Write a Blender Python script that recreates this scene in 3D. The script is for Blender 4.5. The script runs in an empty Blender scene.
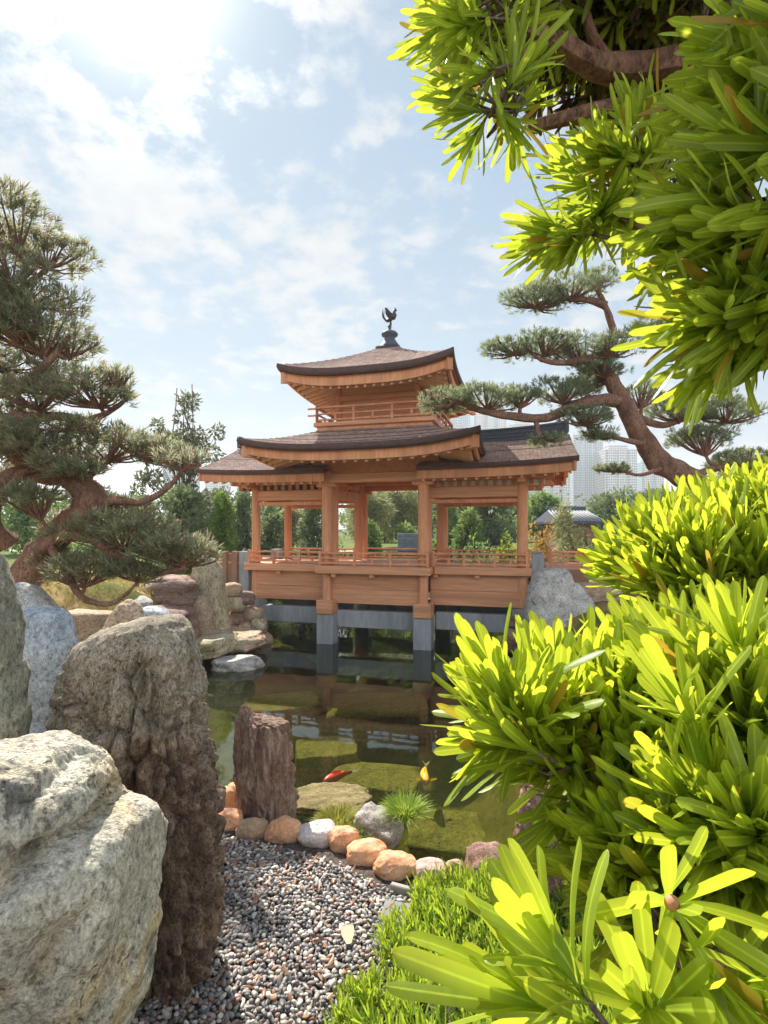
import bpy, bmesh, math, random
import numpy as np
from mathutils import Vector, Matrix, noise, Quaternion
PI = math.pi
C = bpy.context.scene.collection
F, CX, HZ, CAMZ = 530.0, 384.0, 530.0, 3.3
WATER = 0.0

def P(px, py, Y):
    return Vector(((px-CX)/F*Y, Y, CAMZ-(py-HZ)/F*Y))
def on_plane(px, py, z):
    return P(px, py, (CAMZ-z)*F/(py-HZ))
def lerp(a, b, t): return a+(b-a)*t
def sst(a, b, x):
    t = min(1, max(0, (x-a)/(b-a))); return t*t*(3-2*t)

# ------------------------------------------------------------------ mesh helpers
class MB:
    def __init__(s): s.v = []; s.f = []
    def add(s, vs, fs):
        o = len(s.v); s.v += [tuple(v) for v in vs]; s.f += [tuple(i+o for i in f) for f in fs]; return s
    def box(s, x0, x1, y0, y1, z0, z1, M=None, bev=0.0):
        if bev > 0:
            b = min(bev, (x1-x0)*.3, (y1-y0)*.3, (z1-z0)*.3)
            bm = bmesh.new(); bmesh.ops.create_cube(bm, size=1)
            for v in bm.verts:
                v.co = Vector((lerp(x0, x1, v.co.x+.5), lerp(y0, y1, v.co.y+.5), lerp(z0, z1, v.co.z+.5)))
            bmesh.ops.bevel(bm, geom=list(bm.edges), offset=b, segments=1, affect='EDGES')
            bm.verts.index_update()
            vs = [(M @ v.co if M else v.co.copy()) for v in bm.verts]; fs = [[v.index for v in f.verts] for f in bm.faces]
            bm.free(); return s.add(vs, fs)
        vs = [Vector((x, y, z)) for x in (x0, x1) for y in (y0, y1) for z in (z0, z1)]
        if M: vs = [M @ v for v in vs]
        return s.add(vs, [(0,1,3,2),(4,6,7,5),(0,4,5,1),(2,3,7,6),(0,2,6,4),(1,5,7,3)])
    def grid(s, rows):
        n = len(rows[0]); o = [p for r in rows for p in r]
        return s.add(o, [(i*n+j, i*n+j+1, (i+1)*n+j+1, (i+1)*n+j) for i in range(len(rows)-1) for j in range(n-1)])
    def sweep(s, pts, w, h, up=Vector((0,0,1))):
        """rectangular bar along pts: w across, from z to z-h"""
        rows = []
        for i, p in enumerate(pts):
            t = (pts[min(i+1, len(pts)-1)]-pts[max(i-1, 0)]); t.z = 0; t.normalize()
            sd = t.cross(up)*w*.5
            rows.append([p+sd, p-sd, p-sd-Vector((0,0,h)), p+sd-Vector((0,0,h)), p+sd])
        s.grid(rows)
        o = len(s.v); a = rows[0][:4]; b = rows[-1][:4]
        s.add(a, [(0,1,2,3)]); s.add(b, [(3,2,1,0)]); return s
    def tube(s, pts, rad, n=10, jit=0.0, seed=0, cap=True):
        pts = [Vector(p) for p in pts]; rows = []; N = None
        for i, p in enumerate(pts):
            t = (pts[min(i+1, len(pts)-1)]-pts[max(i-1, 0)]).normalized()
            if N is None:
                N = t.orthogonal().normalized()
            N = (N - t*N.dot(t)).normalized(); B = t.cross(N)
            r = rad[i] if hasattr(rad, '__len__') else rad
            row = []
            for k in range(n+1):
                a = 2*PI*(k % n)/n
                q = 1.0
                if jit: q += jit*noise.noise(Vector((math.cos(a)*1.5+seed*7.3, math.sin(a)*1.5, i*.35)))
                row.append(p+(N*math.cos(a)+B*math.sin(a))*r*q)
            rows.append(row)
        s.grid(rows)
        if cap:
            o = len(s.v); s.v.append(tuple(pts[-1])); m = (len(rows)-1)*(n+1)+o-len(rows)*(n+1)
            s.f += [(m+k, m+k+1, o) for k in range(n)]
            o2 = len(s.v); s.v.append(tuple(pts[0])); m0 = o-len(rows)*(n+1)
            s.f += [(m0+k+1, m0+k, o2) for k in range(n)]
        return s
    def lathe(s, prof, n=20, c=(0,0,0)):
        rows = [[Vector((c[0]+r*math.cos(2*PI*k/n), c[1]+r*math.sin(2*PI*k/n), c[2]+z)) for k in range(n+1)] for r, z in prof]
        return s.grid(rows)
    def build(s, name, mat, parent=None, smooth=False, merge=True, loc=None):
        me = bpy.data.meshes.new(name); me.from_pydata(s.v, [], s.f)
        if merge:
            bm = bmesh.new(); bm.from_mesh(me); bmesh.ops.remove_doubles(bm, verts=bm.verts, dist=1e-5)
            bmesh.ops.recalc_face_normals(bm, faces=bm.faces); bm.to_mesh(me); bm.free()
        return link(name, me, mat, parent, smooth, loc)

def link(name, me, mat, parent=None, smooth=False, loc=None):
    if mat: me.materials.append(mat)
    if smooth: me.polygons.foreach_set('use_smooth', [True]*len(me.polygons))
    o = bpy.data.objects.new(name, me); C.objects.link(o)
    if parent: o.parent = parent
    if loc is not None: o.location = loc
    return o
def np_mesh(name, V, Q, mat, parent=None, smooth=False, loc=None, uv=None, tint=None):
    me = bpy.data.meshes.new(name); nq, k = Q.shape
    me.vertices.add(len(V)); me.vertices.foreach_set('co', np.ascontiguousarray(V, dtype=np.float32).ravel())
    me.loops.add(nq*k); me.loops.foreach_set('vertex_index', Q.astype(np.int32).ravel())
    me.polygons.add(nq); me.polygons.foreach_set('loop_start', np.arange(0, nq*k, k, dtype=np.int32))
    me.update(calc_edges=True)
    if uv is not None:
        l = me.uv_layers.new(name='UVMap'); l.data.foreach_set('uv', uv[Q.ravel()].astype(np.float32).ravel())
    if tint is not None:
        a = me.attributes.new('tint', 'FLOAT', 'POINT'); a.data.foreach_set('value', tint.astype(np.float32))
    return link(name, me, mat, parent, smooth, loc)
def tag(o, label=None, cat=None, group=None, kind=None):
    if label: o['label'] = label
    if cat: o['category'] = cat
    if group: o['group'] = group
    if kind: o['kind'] = kind
    return o
def thing(name, label, cat, loc=(0,0,0), rz=0, group=None):
    o = bpy.data.objects.new(name, None); C.objects.link(o); o.empty_display_size = .2
    o.location = loc; o.rotation_euler = (0, 0, rz); return tag(o, label, cat, group)
def catmull(pts, n):
    pts = [Vector(p) for p in pts]; out = []
    for i in range(len(pts)-1):
        p0 = pts[max(i-1, 0)]; p1 = pts[i]; p2 = pts[i+1]; p3 = pts[min(i+2, len(pts)-1)]
        for k in range(n):
            t = k/n
            out.append(.5*((2*p1)+(p2-p0)*t+(2*p0-5*p1+4*p2-p3)*t*t+(3*p1-p0-3*p2+p3)*t**3))
    out.append(pts[-1]); return out

# ------------------------------------------------------------------ materials
def nodes(name):
    m = bpy.data.materials.new(name); m.use_nodes = True; nt = m.node_tree
    return m, nt, nt.nodes['Principled BSDF'], nt.nodes['Material Output']
def N(nt, typ, **kw):
    n = nt.nodes.new(typ)
    for k, v in kw.items():
        if k.startswith('i_'): n.inputs[k[2:].replace('_', ' ')].default_value = v
        else: setattr(n, k, v)
    return n
def ramp(nt, fac, stops):
    r = nt.nodes.new('ShaderNodeValToRGB'); e = r.color_ramp.elements
    while len(e) < len(stops): e.new(.5)
    for i, (p, c) in enumerate(stops):
        e[i].position = p; e[i].color = (c[0], c[1], c[2], 1)
    nt.links.new(fac, r.inputs[0]); return r.outputs[0]
def mixc(nt, fac, a, b, mode='MIX'):
    m = nt.nodes.new('ShaderNodeMix'); m.data_type = 'RGBA'; m.blend_type = mode
    for sock, val in ((m.inputs[0], fac), (m.inputs[6], a), (m.inputs[7], b)):
        if hasattr(val, 'links'): nt.links.new(val, sock)
        elif isinstance(val, (int, float)): sock.default_value = val
        else: sock.default_value = (*val[:3], 1)
    return m.outputs[2]
def math_(nt, op, a, b=0.0, c=None):
    m = nt.nodes.new('ShaderNodeMath'); m.operation = op
    for i, val in enumerate((a, b) if c is None else (a, b, c)):
        if hasattr(val, 'links'): nt.links.new(val, m.inputs[i])
        else: m.inputs[i].default_value = val
    return m.outputs[0]
def noise_(nt, vec, scale, detail=6, rough=.6, dist=0.0):
    n = N(nt, 'ShaderNodeTexNoise'); n.inputs['Scale'].default_value = scale; n.inputs['Detail'].default_value = detail
    n.inputs['Roughness'].default_value = rough; n.inputs['Distortion'].default_value = dist
    if vec: nt.links.new(vec, n.inputs['Vector'])
    return n.outputs['Fac']
def coords(nt, scale=(1,1,1), kind='Object'):
    tc = N(nt, 'ShaderNodeTexCoord'); mp = N(nt, 'ShaderNodeMapping'); mp.inputs['Scale'].default_value = scale
    nt.links.new(tc.outputs[kind], mp.inputs['Vector']); return mp.outputs[0]
def bump(nt, b, h, strength, dist=.02):
    n = N(nt, 'ShaderNodeBump'); n.inputs['Strength'].default_value = strength; n.inputs['Distance'].default_value = dist
    nt.links.new(h, n.inputs['Height']); nt.links.new(n.outputs[0], b.inputs['Normal'])

def simple_mat(name, col, var=.25, scale=6, rough=.7, stretch=(1,1,1), bmp=.2, dirt=None, spec=.3):
    m, nt, b, out = nodes(name); v = coords(nt, stretch)
    n1 = noise_(nt, v, scale, 8, .65); n2 = noise_(nt, v, scale*.23, 4, .5)
    lo = [c*(1-var) for c in col]; hi = [min(1, c*(1+var)) for c in col]
    c = ramp(nt, n1, [(.3, lo), (.7, hi)])
    if dirt:
        c = mixc(nt, ramp(nt, n2, [(.48, (0,0,0)), (.68, (1,1,1))]), c, dirt)
    nt.links.new(c, b.inputs['Base Color']); b.inputs['Roughness'].default_value = rough
    b.inputs['Specular IOR Level'].default_value = spec
    bump(nt, b, n1, bmp, .01); return m

def wob_in(nt, v, sc, amt):
    q = nt.nodes.new('ShaderNodeVectorMath'); q.operation = 'MULTIPLY_ADD'; nn = N(nt, 'ShaderNodeTexNoise'); nn.inputs['Scale'].default_value = sc; nn.inputs['Detail'].default_value = 4; nt.links.new(v, nn.inputs['Vector'])
    nt.links.new(nn.outputs['Color'], q.inputs[0]); q.inputs[1].default_value = (amt,)*3; nt.links.new(v, q.inputs[2]); return q.outputs[0]
def rock_mat(name, dark, mid, light, scale=3.0, stretch=(1,1,1), crack=6.0, crack_amt=.5, patch=None, bmp=.6, rough=.85, stain=None, patch_scale=.8, band=None, ztop=None, stain_t=.56, gain=1.15, zones=(), speck=1.0):
    m, nt, b, out = nodes(name); v = coords(nt, stretch); v0 = coords(nt)
    n1 = noise_(nt, v, scale, 12, .7, .3)
    n2 = noise_(nt, v0, patch_scale, 6, .62, .6); n3 = noise_(nt, v, scale*9, 4, .7)
    c = ramp(nt, n1, [(.28, dark), (.47, mid), (.68, light)])
    if patch: c = mixc(nt, ramp(nt, n2, [(.5, (0,0,0)), (.64, (.85,.85,.85))]), c, patch)
    if stain:
        n4 = noise_(nt, v0, patch_scale*2.3, 8, .7, 1.2)
        c = mixc(nt, ramp(nt, n4, [(stain_t, (0,0,0)), (stain_t+.08, (.85,.85,.85))]), c, stain)
    if band:
        wv = N(nt, 'ShaderNodeTexNoise'); wv.inputs['Scale'].default_value = band[0]; wv.inputs['Detail'].default_value = 5
        nt.links.new(coords(nt, band[2]), wv.inputs['Vector'])
        c = mixc(nt, ramp(nt, wv.outputs['Fac'], [(.45, (0,0,0)), (.6, (.8,.8,.8))]), c, band[1])
    if ztop:
        zz = N(nt, 'ShaderNodeSeparateXYZ'); nt.links.new(v0, zz.inputs[0])
        zf = math_(nt, 'MULTIPLY_ADD', n2, 1.6, math_(nt, 'SUBTRACT', zz.outputs['Z'], ztop[0]+.8))
        c = mixc(nt, ramp(nt, zf, [(0, (0,0,0)), (.35, (.85,.85,.85))]), c, ramp(nt, n1, [(.3, ztop[1]), (.52, ztop[2]), (.7, ztop[3])]))
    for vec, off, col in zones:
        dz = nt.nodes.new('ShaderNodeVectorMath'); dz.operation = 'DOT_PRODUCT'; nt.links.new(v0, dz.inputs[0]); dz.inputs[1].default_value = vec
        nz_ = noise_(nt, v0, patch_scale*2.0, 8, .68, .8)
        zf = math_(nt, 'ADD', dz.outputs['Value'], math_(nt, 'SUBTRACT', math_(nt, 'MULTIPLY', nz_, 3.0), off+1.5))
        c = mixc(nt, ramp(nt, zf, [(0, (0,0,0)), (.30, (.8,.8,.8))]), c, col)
    c = mixc(nt, 1.0, c, (gain,)*3, 'MULTIPLY')
    vo = N(nt, 'ShaderNodeTexVoronoi', feature='DISTANCE_TO_EDGE'); vo.inputs['Scale'].default_value = crack
    wob = nt.nodes.new('ShaderNodeVectorMath'); wob.operation = 'MULTIPLY_ADD'
    nn = N(nt, 'ShaderNodeTexNoise'); nn.inputs['Scale'].default_value = scale*1.2; nn.inputs['Detail'].default_value = 4; nt.links.new(v, nn.inputs['Vector'])
    nt.links.new(nn.outputs['Color'], wob.inputs[0]); wob.inputs[1].default_value = (.9,.9,.9); nt.links.new(v, wob.inputs[2])
    nt.links.new(wob.outputs[0], vo.inputs['Vector'])
    ck = ramp(nt, vo.outputs['Distance'], [(0, (0,0,0)), (.035, (1,1,1))])
    msk = ramp(nt, noise_(nt, v0, patch_scale*1.7, 4, .6), [(.50, (0,0,0)), (.66, (1,1,1))])
    ck2 = math_(nt, 'MULTIPLY', math_(nt, 'SUBTRACT', 1.0, ck), math_(nt, 'MULTIPLY', msk, crack_amt*.8))
    c = mixc(nt, ck2, c, [x*.35 for x in dark])
    sp = ramp(nt, n3, [(.34, (.50,.47,.45)), (.47, (.95,.95,.95)), (.68, (1.35,1.35,1.33))])
    c = mixc(nt, speck, c, sp, 'MULTIPLY')
    n5 = noise_(nt, v, scale*24, 3, .7); c = mixc(nt, speck, c, ramp(nt, n5, [(.33, (.62,.62,.62)), (.5, (1,1,1)), (.7, (1.22,1.22,1.22))]), 'MULTIPLY')
    vp = N(nt, 'ShaderNodeTexVoronoi'); vp.inputs['Scale'].default_value = scale*5.5; nt.links.new(wob_in(nt, v, scale*2.2, .35), vp.inputs['Vector'])
    pit = math_(nt, 'MULTIPLY', ramp(nt, vp.outputs['Distance'], [(.12, (1,1,1)), (.30, (0,0,0))]), ramp(nt, n2, [(.42, (0,0,0)), (.58, (1,1,1))]))
    c = mixc(nt, math_(nt, 'MULTIPLY', pit, .55*speck), c, [x*.6 for x in dark])
    nt.links.new(c, b.inputs['Base Color']); b.inputs['Roughness'].default_value = rough; b.inputs['Specular IOR Level'].default_value = .25
    h = math_(nt, 'ADD', math_(nt, 'MULTIPLY', n1, 1.0), math_(nt, 'ADD', math_(nt, 'MULTIPLY_ADD', n5, .22, math_(nt, 'MULTIPLY', n3, .5)), math_(nt, 'MULTIPLY', math_(nt, 'ADD', ck2, pit), -.5)))
    bump(nt, b, h, bmp, .06); return m

def leaf_mat(name, lo, hi, trans, tw=.4, rough=.4, vein=False, spec=.4, dead=None):
    m, nt, b, out = nodes(name)
    g = N(nt, 'ShaderNodeNewGeometry'); at = N(nt, 'ShaderNodeAttribute', attribute_name='tint')
    r = g.outputs['Random Per Island']
    f = math_(nt, 'ADD', math_(nt, 'MULTIPLY', r, .38), math_(nt, 'MULTIPLY', at.outputs['Fac'], .62))
    c = ramp(nt, f, [(.1, lo), (.85, hi)])
    t = mixc(nt, .75, c, trans)
    if vein:
        uv = N(nt, 'ShaderNodeUVMap'); sx = N(nt, 'ShaderNodeSeparateXYZ'); nt.links.new(uv.outputs[0], sx.inputs[0])
        d = math_(nt, 'ABSOLUTE', math_(nt, 'SUBTRACT', sx.outputs['X'], .5))
        vm = ramp(nt, d, [(.02, (.8,.8,.8)), (.1, (0,0,0))])
        c = mixc(nt, vm, c, [min(1, x*1.5+.02) for x in hi]); t = mixc(nt, vm, t, [x*1.15 for x in trans])
        nz = noise_(nt, coords(nt), 60, 4, .6)
        c = mixc(nt, 1.0, c, ramp(nt, nz, [(.3, (.82,.85,.8)), (.7, (1.12,1.1,1.1))]), 'MULTIPLY')
        base = ramp(nt, sx.outputs['Y'], [(0, (.8,.9,.8)), (.5, (1,1,1)), (.97, (1.1,1.05,.9)), (1, (.9,.7,.5))])
        t = mixc(nt, 1.0, t, base, 'MULTIPLY')
        bump(nt, b, math_(nt, 'ADD', d, math_(nt, 'MULTIPLY', nz, .3)), .25, .004)
    if dead:
        dm = ramp(nt, math_(nt, 'FRACT', math_(nt, 'MULTIPLY', r, 37.7)), [(dead[0]-.01, (1,1,1)), (dead[0], (0,0,0))])
        c = mixc(nt, dm, c, dead[1]); t = mixc(nt, dm, t, dead[1])
    nt.links.new(c, b.inputs['Base Color']); b.inputs['Roughness'].default_value = rough; b.inputs['Specular IOR Level'].default_value = spec
    tr = N(nt, 'ShaderNodeBsdfTranslucent'); nt.links.new(t, tr.inputs['Color'])
    mx = N(nt, 'ShaderNodeMixShader'); mx.inputs[0].default_value = tw
    nt.links.new(b.outputs[0], mx.inputs[1]); nt.links.new(tr.outputs[0], mx.inputs[2]); nt.links.new(mx.outputs[0], out.inputs['Surface'])
    return m

M = {}
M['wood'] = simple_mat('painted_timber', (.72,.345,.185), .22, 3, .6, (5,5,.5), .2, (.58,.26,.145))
M['wood_light'] = simple_mat('pale_rafter_timber', (.82,.52,.34), .12, 3, .6, (2,2,2), .1)
M['wood_h'] = simple_mat('horizontal_timber', (.72,.36,.20), .26, 3, .6, (.35,3,9), .25, (.55,.27,.16))
M['wood_dark'] = simple_mat('dark_timber', (.58,.265,.15), .2, 3, .65, (2,2,2), .15)  # darker tone of the painted timber for soffits, panels and brackets
M['brown'] = simple_mat('brown_weathered_timber', (.33,.19,.13), .2, 3, .7, (2,2,2), .15)
M['concrete'] = simple_mat('blue_grey_concrete', (.36,.39,.43), .2, 4, .85, (3,3,.6), .2, (.25,.275,.29))
M['plaster'] = simple_mat('white_plaster', (.75,.72,.68), .06, 4, .9)
M['bronze'] = simple_mat('dark_bronze', (.055,.04,.045), .3, 8, .5, (1,1,1), .2, None, .5)
M['ridge'] = simple_mat('blue_black_ridge_tile', (.085,.10,.14), .3, 9, .55, (1,1,3), .3)
def shingle_mat():
    m, nt, b, out = nodes('brown_shingles')
    uv = N(nt, 'ShaderNodeUVMap'); br = N(nt, 'ShaderNodeTexBrick')
    br.inputs['Scale'].default_value = 1; br.inputs['Brick Width'].default_value = .20; br.inputs['Row Height'].default_value = .105
    br.inputs['Mortar Size'].default_value = .006; br.inputs['Color1'].default_value = (.31,.20,.165,1); br.inputs['Color2'].default_value = (.47,.33,.28,1)
    br.inputs['Mortar'].default_value = (.10,.06,.05,1); br.inputs['Bias'].default_value = -.1
    nt.links.new(uv.outputs[0], br.inputs['Vector'])
    v = coords(nt); n1 = noise_(nt, v, 9, 8, .75); n2 = noise_(nt, v, 1.1, 6, .65)
    c = mixc(nt, 1.0, br.outputs['Color'], ramp(nt, n1, [(.3, (.62,.62,.64)), (.7, (1.35,1.3,1.25))]), 'MULTIPLY')
    c = mixc(nt, ramp(nt, n2, [(.5, (0,0,0)), (.75, (.6,.6,.6))]), c, (.23,.165,.14))
    nt.links.new(c, b.inputs['Base Color']); b.inputs['Roughness'].default_value = .8; b.inputs['Specular IOR Level'].default_value = .3
    bump(nt, b, math_(nt, 'ADD', math_(nt, 'MULTIPLY', br.outputs['Fac'], -.8), n1), .6, .03); return m
M['shingle'] = shingle_mat()
M['shingle_edge'] = simple_mat('dark_shingle_edge', (.12,.075,.075), .35, 7, .85, (1,1,6), .5)
M['bark_red'] = rock_mat('reddish_bark', (.10,.055,.04), (.22,.12,.085), (.34,.20,.15), 4, (1,1,.35), 9, .5, None, .6)
M['bark_grey'] = rock_mat('grey_brown_bark', (.10,.075,.06), (.21,.155,.125), (.33,.26,.21), 5, (1,1,.4), 9, .4, None, .6)
M['bark_dark'] = simple_mat('dark_bark', (.075,.055,.045), .35, 8, .9, (1,1,.4), .5)

# leaf strips, vectorised.  p,d,side:(n,3) L,W,curl:(n,)
def leaf_strips(p, d, side, L, W, curl, seg=3, cols=2, blunt=False, fold=.11):
    n = len(p); d = d/np.linalg.norm(d, axis=1, keepdims=True)
    side = side-d*np.sum(side*d, 1, keepdims=True); side /= np.maximum(np.linalg.norm(side, axis=1, keepdims=True), 1e-6)
    nm = np.cross(side, d)
    V = np.zeros((n, seg+1, cols, 3)); U = np.zeros((n, seg+1, cols, 2))
    for i in range(seg+1):
        t = i/seg if not blunt else 1-(1-i/seg)**1.6
        if blunt: w = max(.10, (.38+.62*sst(0, .55, t)) if t < .86 else math.sqrt(max(0, 1-((t-.86)/.142)**2)))
        else: w = max(.02, math.sin(PI*min(.97, .1+.88*t))**.8)
        c = p+d*(L*t)[:, None]+nm*(curl*L*t*t)[:, None]
        for j in range(cols):
            x = j/(cols-1)*2-1
            V[:, i, j] = c+side*(W*.5*w*x)[:, None]
            if cols == 3: V[:, i, j] += nm*(W*fold*w*abs(x))[:, None]
            U[:, i, j] = (j/(cols-1), t)
    k = (seg+1)*cols; base = (np.arange(n)*k)[:, None]
    q = np.array([(i*cols+j, i*cols+j+1, (i+1)*cols+j+1, (i+1)*cols+j) for i in range(seg) for j in range(cols-1)])
    Q = (base[:, :, None]+q[None]).reshape(-1, 4)
    return V.reshape(-1, 3), Q, U.reshape(-1, 2), k

def tufts(centers, axes, k, L, W, spread, rng, seg=2, cols=2, blunt=False, curl=.1, stem=.35, tint=None, wl=None):
    """k leaves round each shoot axis"""
    c = np.repeat(centers, k, 0); a = np.repeat(axes, k, 0); n = len(c)
    a /= np.linalg.norm(a, axis=1, keepdims=True)
    ref = np.where(np.abs(a[:, 2:3]) < .9, np.array([[0, 0, 1.]]), np.array([[1., 0, 0]]))
    e1 = np.cross(a, ref); e1 /= np.linalg.norm(e1, axis=1, keepdims=True); e2 = np.cross(a, e1)
    j = np.tile(np.arange(k), len(centers)); h = (j+.5)/k
    ph = j*2.39996+np.repeat(rng.uniform(0, 6.28, len(centers)), k)
    sp = spread*(1.25-.85*h)+rng.normal(0, .12, n)
    rad = e1*np.cos(ph)[:, None]+e2*np.sin(ph)[:, None]
    d = a*np.cos(sp)[:, None]+rad*np.sin(sp)[:, None]
    LL = L*(rng.uniform(.55, 1.15, n))*np.repeat(rng.uniform(.8, 1.12, len(centers)), k)*(1-.3*np.clip(h-.75, 0, 1)*4*.6)
    p = c+a*((h-.6)*stem*L)[:, None]
    side = np.cross(a, rad)
    V, Q, U, m = leaf_strips(p, d, side, LL, W*rng.uniform(.8, 1.15, n), curl*rng.normal(.2, 1, n), seg, cols, blunt)
    tt = rng.uniform(0, 1, len(centers)) if tint is None else tint
    T = np.repeat(np.clip(np.repeat(tt, k)*.55+h*.65-.1+rng.normal(0, .1, n), 0, 1), m)
    return V, Q, U, T
def join(parts):
    Vs, Qs, Us, Ts, o = [], [], [], [], 0
    for V, Q, U, T in parts:
        Vs.append(V); Qs.append(Q+o); Us.append(U); Ts.append(T); o += len(V)
    return np.concatenate(Vs), np.concatenate(Qs), np.concatenate(Us), np.concatenate(Ts)

# ------------------------------------------------------------------ the pavilion (local x along, y away, z up; origin under the wing front line)
TH = math.atan(149/F)
NC = 1.14                      # centre line in y
U1, UE = 1.435, 4.08           # centre and end columns
ND = 2.28; FN = -.57; BN = 2.85
pav = thing('pavilion', 'orange timber pavilion with three tiers of brown curved roofs on a bridge over the pond', 'pavilion', (-.127, 15.70, 0), -TH)

def cyl(name, x, y, z0, z1, r, mat, parent, n=20, flare=True):
    b = MB(); b.lathe([(0, z0), (r*1.04, z0), (r, z0+.05), (r, z1-.08), (r*.96, z1), (0, z1)], n, (x, y, 0))
    return b.build(name, mat, parent, True)
def bar(name, x0, x1, y0, y1, z0, z1, mat, parent, bev=.012):
    return MB().box(x0, x1, y0, y1, z0, z1, None, bev).build(name, mat, parent)

DK = 2.27
# deck, step-out at the centre
b = MB(); b.box(-UE-.22, -U1-.22, -.26, ND+.26, 2.06, DK-.003, None, .01); b.box(U1+.22, UE+.22, -.26, ND+.26, 2.06, DK-.003, None, .01)
b.box(-U1-.215, U1+.215, FN-.26, BN+.26, 2.055, DK, None, .01)
b.build('deck', M['wood_h'], pav)
for (x0, x1, y) in ((-UE-.26, -U1-.26, -.26), (-U1-.26, U1+.26, FN-.26), (U1+.26, UE+.26, -.26)):
    bar('edge_beam', x0, x1, y-.06, y-.002, 2.05, 2.275, M['wood_h'], pav)
for x in (-UE+.9, -U1+.28, 0, U1+.28, UE-1.2):
    yy = FN if abs(x) < U1+.2 else 0
    bar('joist_end', x-.07, x+.07, yy-.27, yy+.3, 1.95, 2.048, M['wood'], pav)
# skirts below the deck (two planks)
for (x0, x1, y) in ((-UE-.1, -U1-.1, -.12), (-U1+.08, U1-.08, FN+.06), (U1+.1, UE+.1, -.12)):
    bar('upper_skirt', x0, x1, y+.03, y+.12, 1.58, 2.045, M['wood_h'], pav)
    bar('lower_skirt', x0, x1, y, y+.12, 1.16, 1.577, M['wood_h'], pav)
for (x0, x1, y) in ((-UE-.1, -U1-.1, ND+.02), (-U1+.08, U1-.08, BN-.08), (U1+.1, UE+.1, ND+.02)):
    bar('lower_skirt', x0, x1, y, y+.1, 1.16, 2.045, M['wood_h'], pav)
for x in (-UE, -U1, U1, UE):
    for y in ((FN, BN) if abs(x) < 2 else (0, ND)):
        cyl('deck_post', x, y, 1.15, 2.05, .135, M['wood'], pav)
# concrete underneath
for x in (-U1, U1):
    for y in (FN, BN):
        bar('pier', x-.25, x+.25, y-.22, y+.26, -.9, .86, M['concrete'], pav)
        bar('corbel', x-.25, x+.25, y-.28, y+.28, .863, 1.27, M['wood_h'], pav, .03)
for x0, x1, y in ((-UE-.2, -U1-.255, -.1), (-U1+.255, U1-.255, FN+.1), (U1+.255, UE+.2, -.1), (-UE-.2, -U1-.255, ND-.1), (-U1+.255, U1-.255, BN-.3), (U1+.255, UE+.2, ND-.1)):
    bar('concrete_beam', x0, x1, y, y+.3, .46, .95, M['concrete'], pav)
for x in (-UE, UE):
    for y in (-.02, ND): bar('bearing_block', x-.26, x+.26, y-.28, y+.3, .80, 1.145, M['concrete'], pav)
# columns
for x in (-UE, UE):
    for y in (0, ND): cyl('column', x, y, DK, 4.80, .135, M['wood'], pav)
for x in (-U1, U1):
    for y in (FN, BN): cyl('column', x, y, DK+.002, 5.0, .155, M['wood'], pav)
    for y in (0, ND): cyl('column', x, y, DK+.002, 4.80, .13, M['wood'], pav)
# lintels
for y in (0, ND):
    for sg in (-1, 1):
        x0, x1 = sorted((sg*(U1+.1), sg*(UE-.11)))
        bar('lintel', x0, x1, y-.09, y+.09, 4.22, 4.53, M['wood_h'], pav)
        bar('lintel', x0, x1, y-.06, y+.06, 4.06, 4.17, M['wood'], pav)
        x0, x1 = sorted((sg*(U1+.1), sg*(UE+.85)))
        bar('wall_plate', x0, x1, y-.10, y+.10, 4.70, 4.86, M['wood'], pav)
        # frieze of white plaster between dark brackets
        fz = bar('frieze', sorted((sg*(U1+.1), sg*(UE+.6)))[0], sorted((sg*(U1+.1), sg*(UE+.6)))[1], y-.03, y+.03, 4.535, 4.697, M['plaster'] if sg > 0 else M['shingle_edge'], pav)
        k = 13
        for i in range(k):
            x = lerp(sg*(U1+.2), sg*(UE+.5), i/(k-1))
            bar('bracket', x-.055, x+.055, y-.085, y-.032, 4.54, 4.695, M['wood_dark'], fz, 0)
for sg in (-1, 1):
    bar('lintel', sg*UE-.09, sg*UE+.09, .11, ND-.11, 4.22, 4.53, M['wood'], pav)
    bar('wall_plate', sg*UE-.1, sg*UE+.1, -.7, ND+.7, 4.575, 4.697, M['wood'], pav)
    bar('lintel', sg*U1-.08, sg*U1+.08, .1, ND-.1, 4.26, 4.55, M['wood'], pav)
    bar('lintel', sg*U1-.085, sg*U1+.085, FN+.1, BN-.1, 4.66, 4.92, M['wood'], pav)
for y in (FN, BN):
    bar('lintel', -U1-.6, U1+.6, y-.12, y+.12, 4.67, 4.93, M['wood_h'], pav)
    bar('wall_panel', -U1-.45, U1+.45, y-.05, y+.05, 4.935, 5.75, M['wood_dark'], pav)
    for sg in (-1, 1):
        bar('bracket_block', sg*U1-.3, sg*U1+.3, y-.16, y+.16, 4.55, 4.667, M['wood'], pav, .03)
for sg in (-1, 1):
    bar('wall_panel', sg*(U1+.4)-.05, sg*(U1+.4)+.05, FN+.06, BN-.06, 4.935, 5.75, M['wood_dark'], pav)
for y in (0.0, ND):
    for sg in (-1, 1):
        bar('bracket_block', sg*UE-.32, sg*UE+.32, y-.15, y+.15, 4.575, 4.70, M['wood'], pav, .03) if False else None
bar('ceiling_board', -U1-.3, U1+.3, FN+.1, BN-.1, 4.95, 5.0, M['wood_dark'], pav)
# hanging name board (too small to read) between the rear centre columns
bar('inner_beam', -U1+.1, U1-.1, 1.05, 1.2, 4.72, 4.9, M['wood_dark'], pav)

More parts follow.
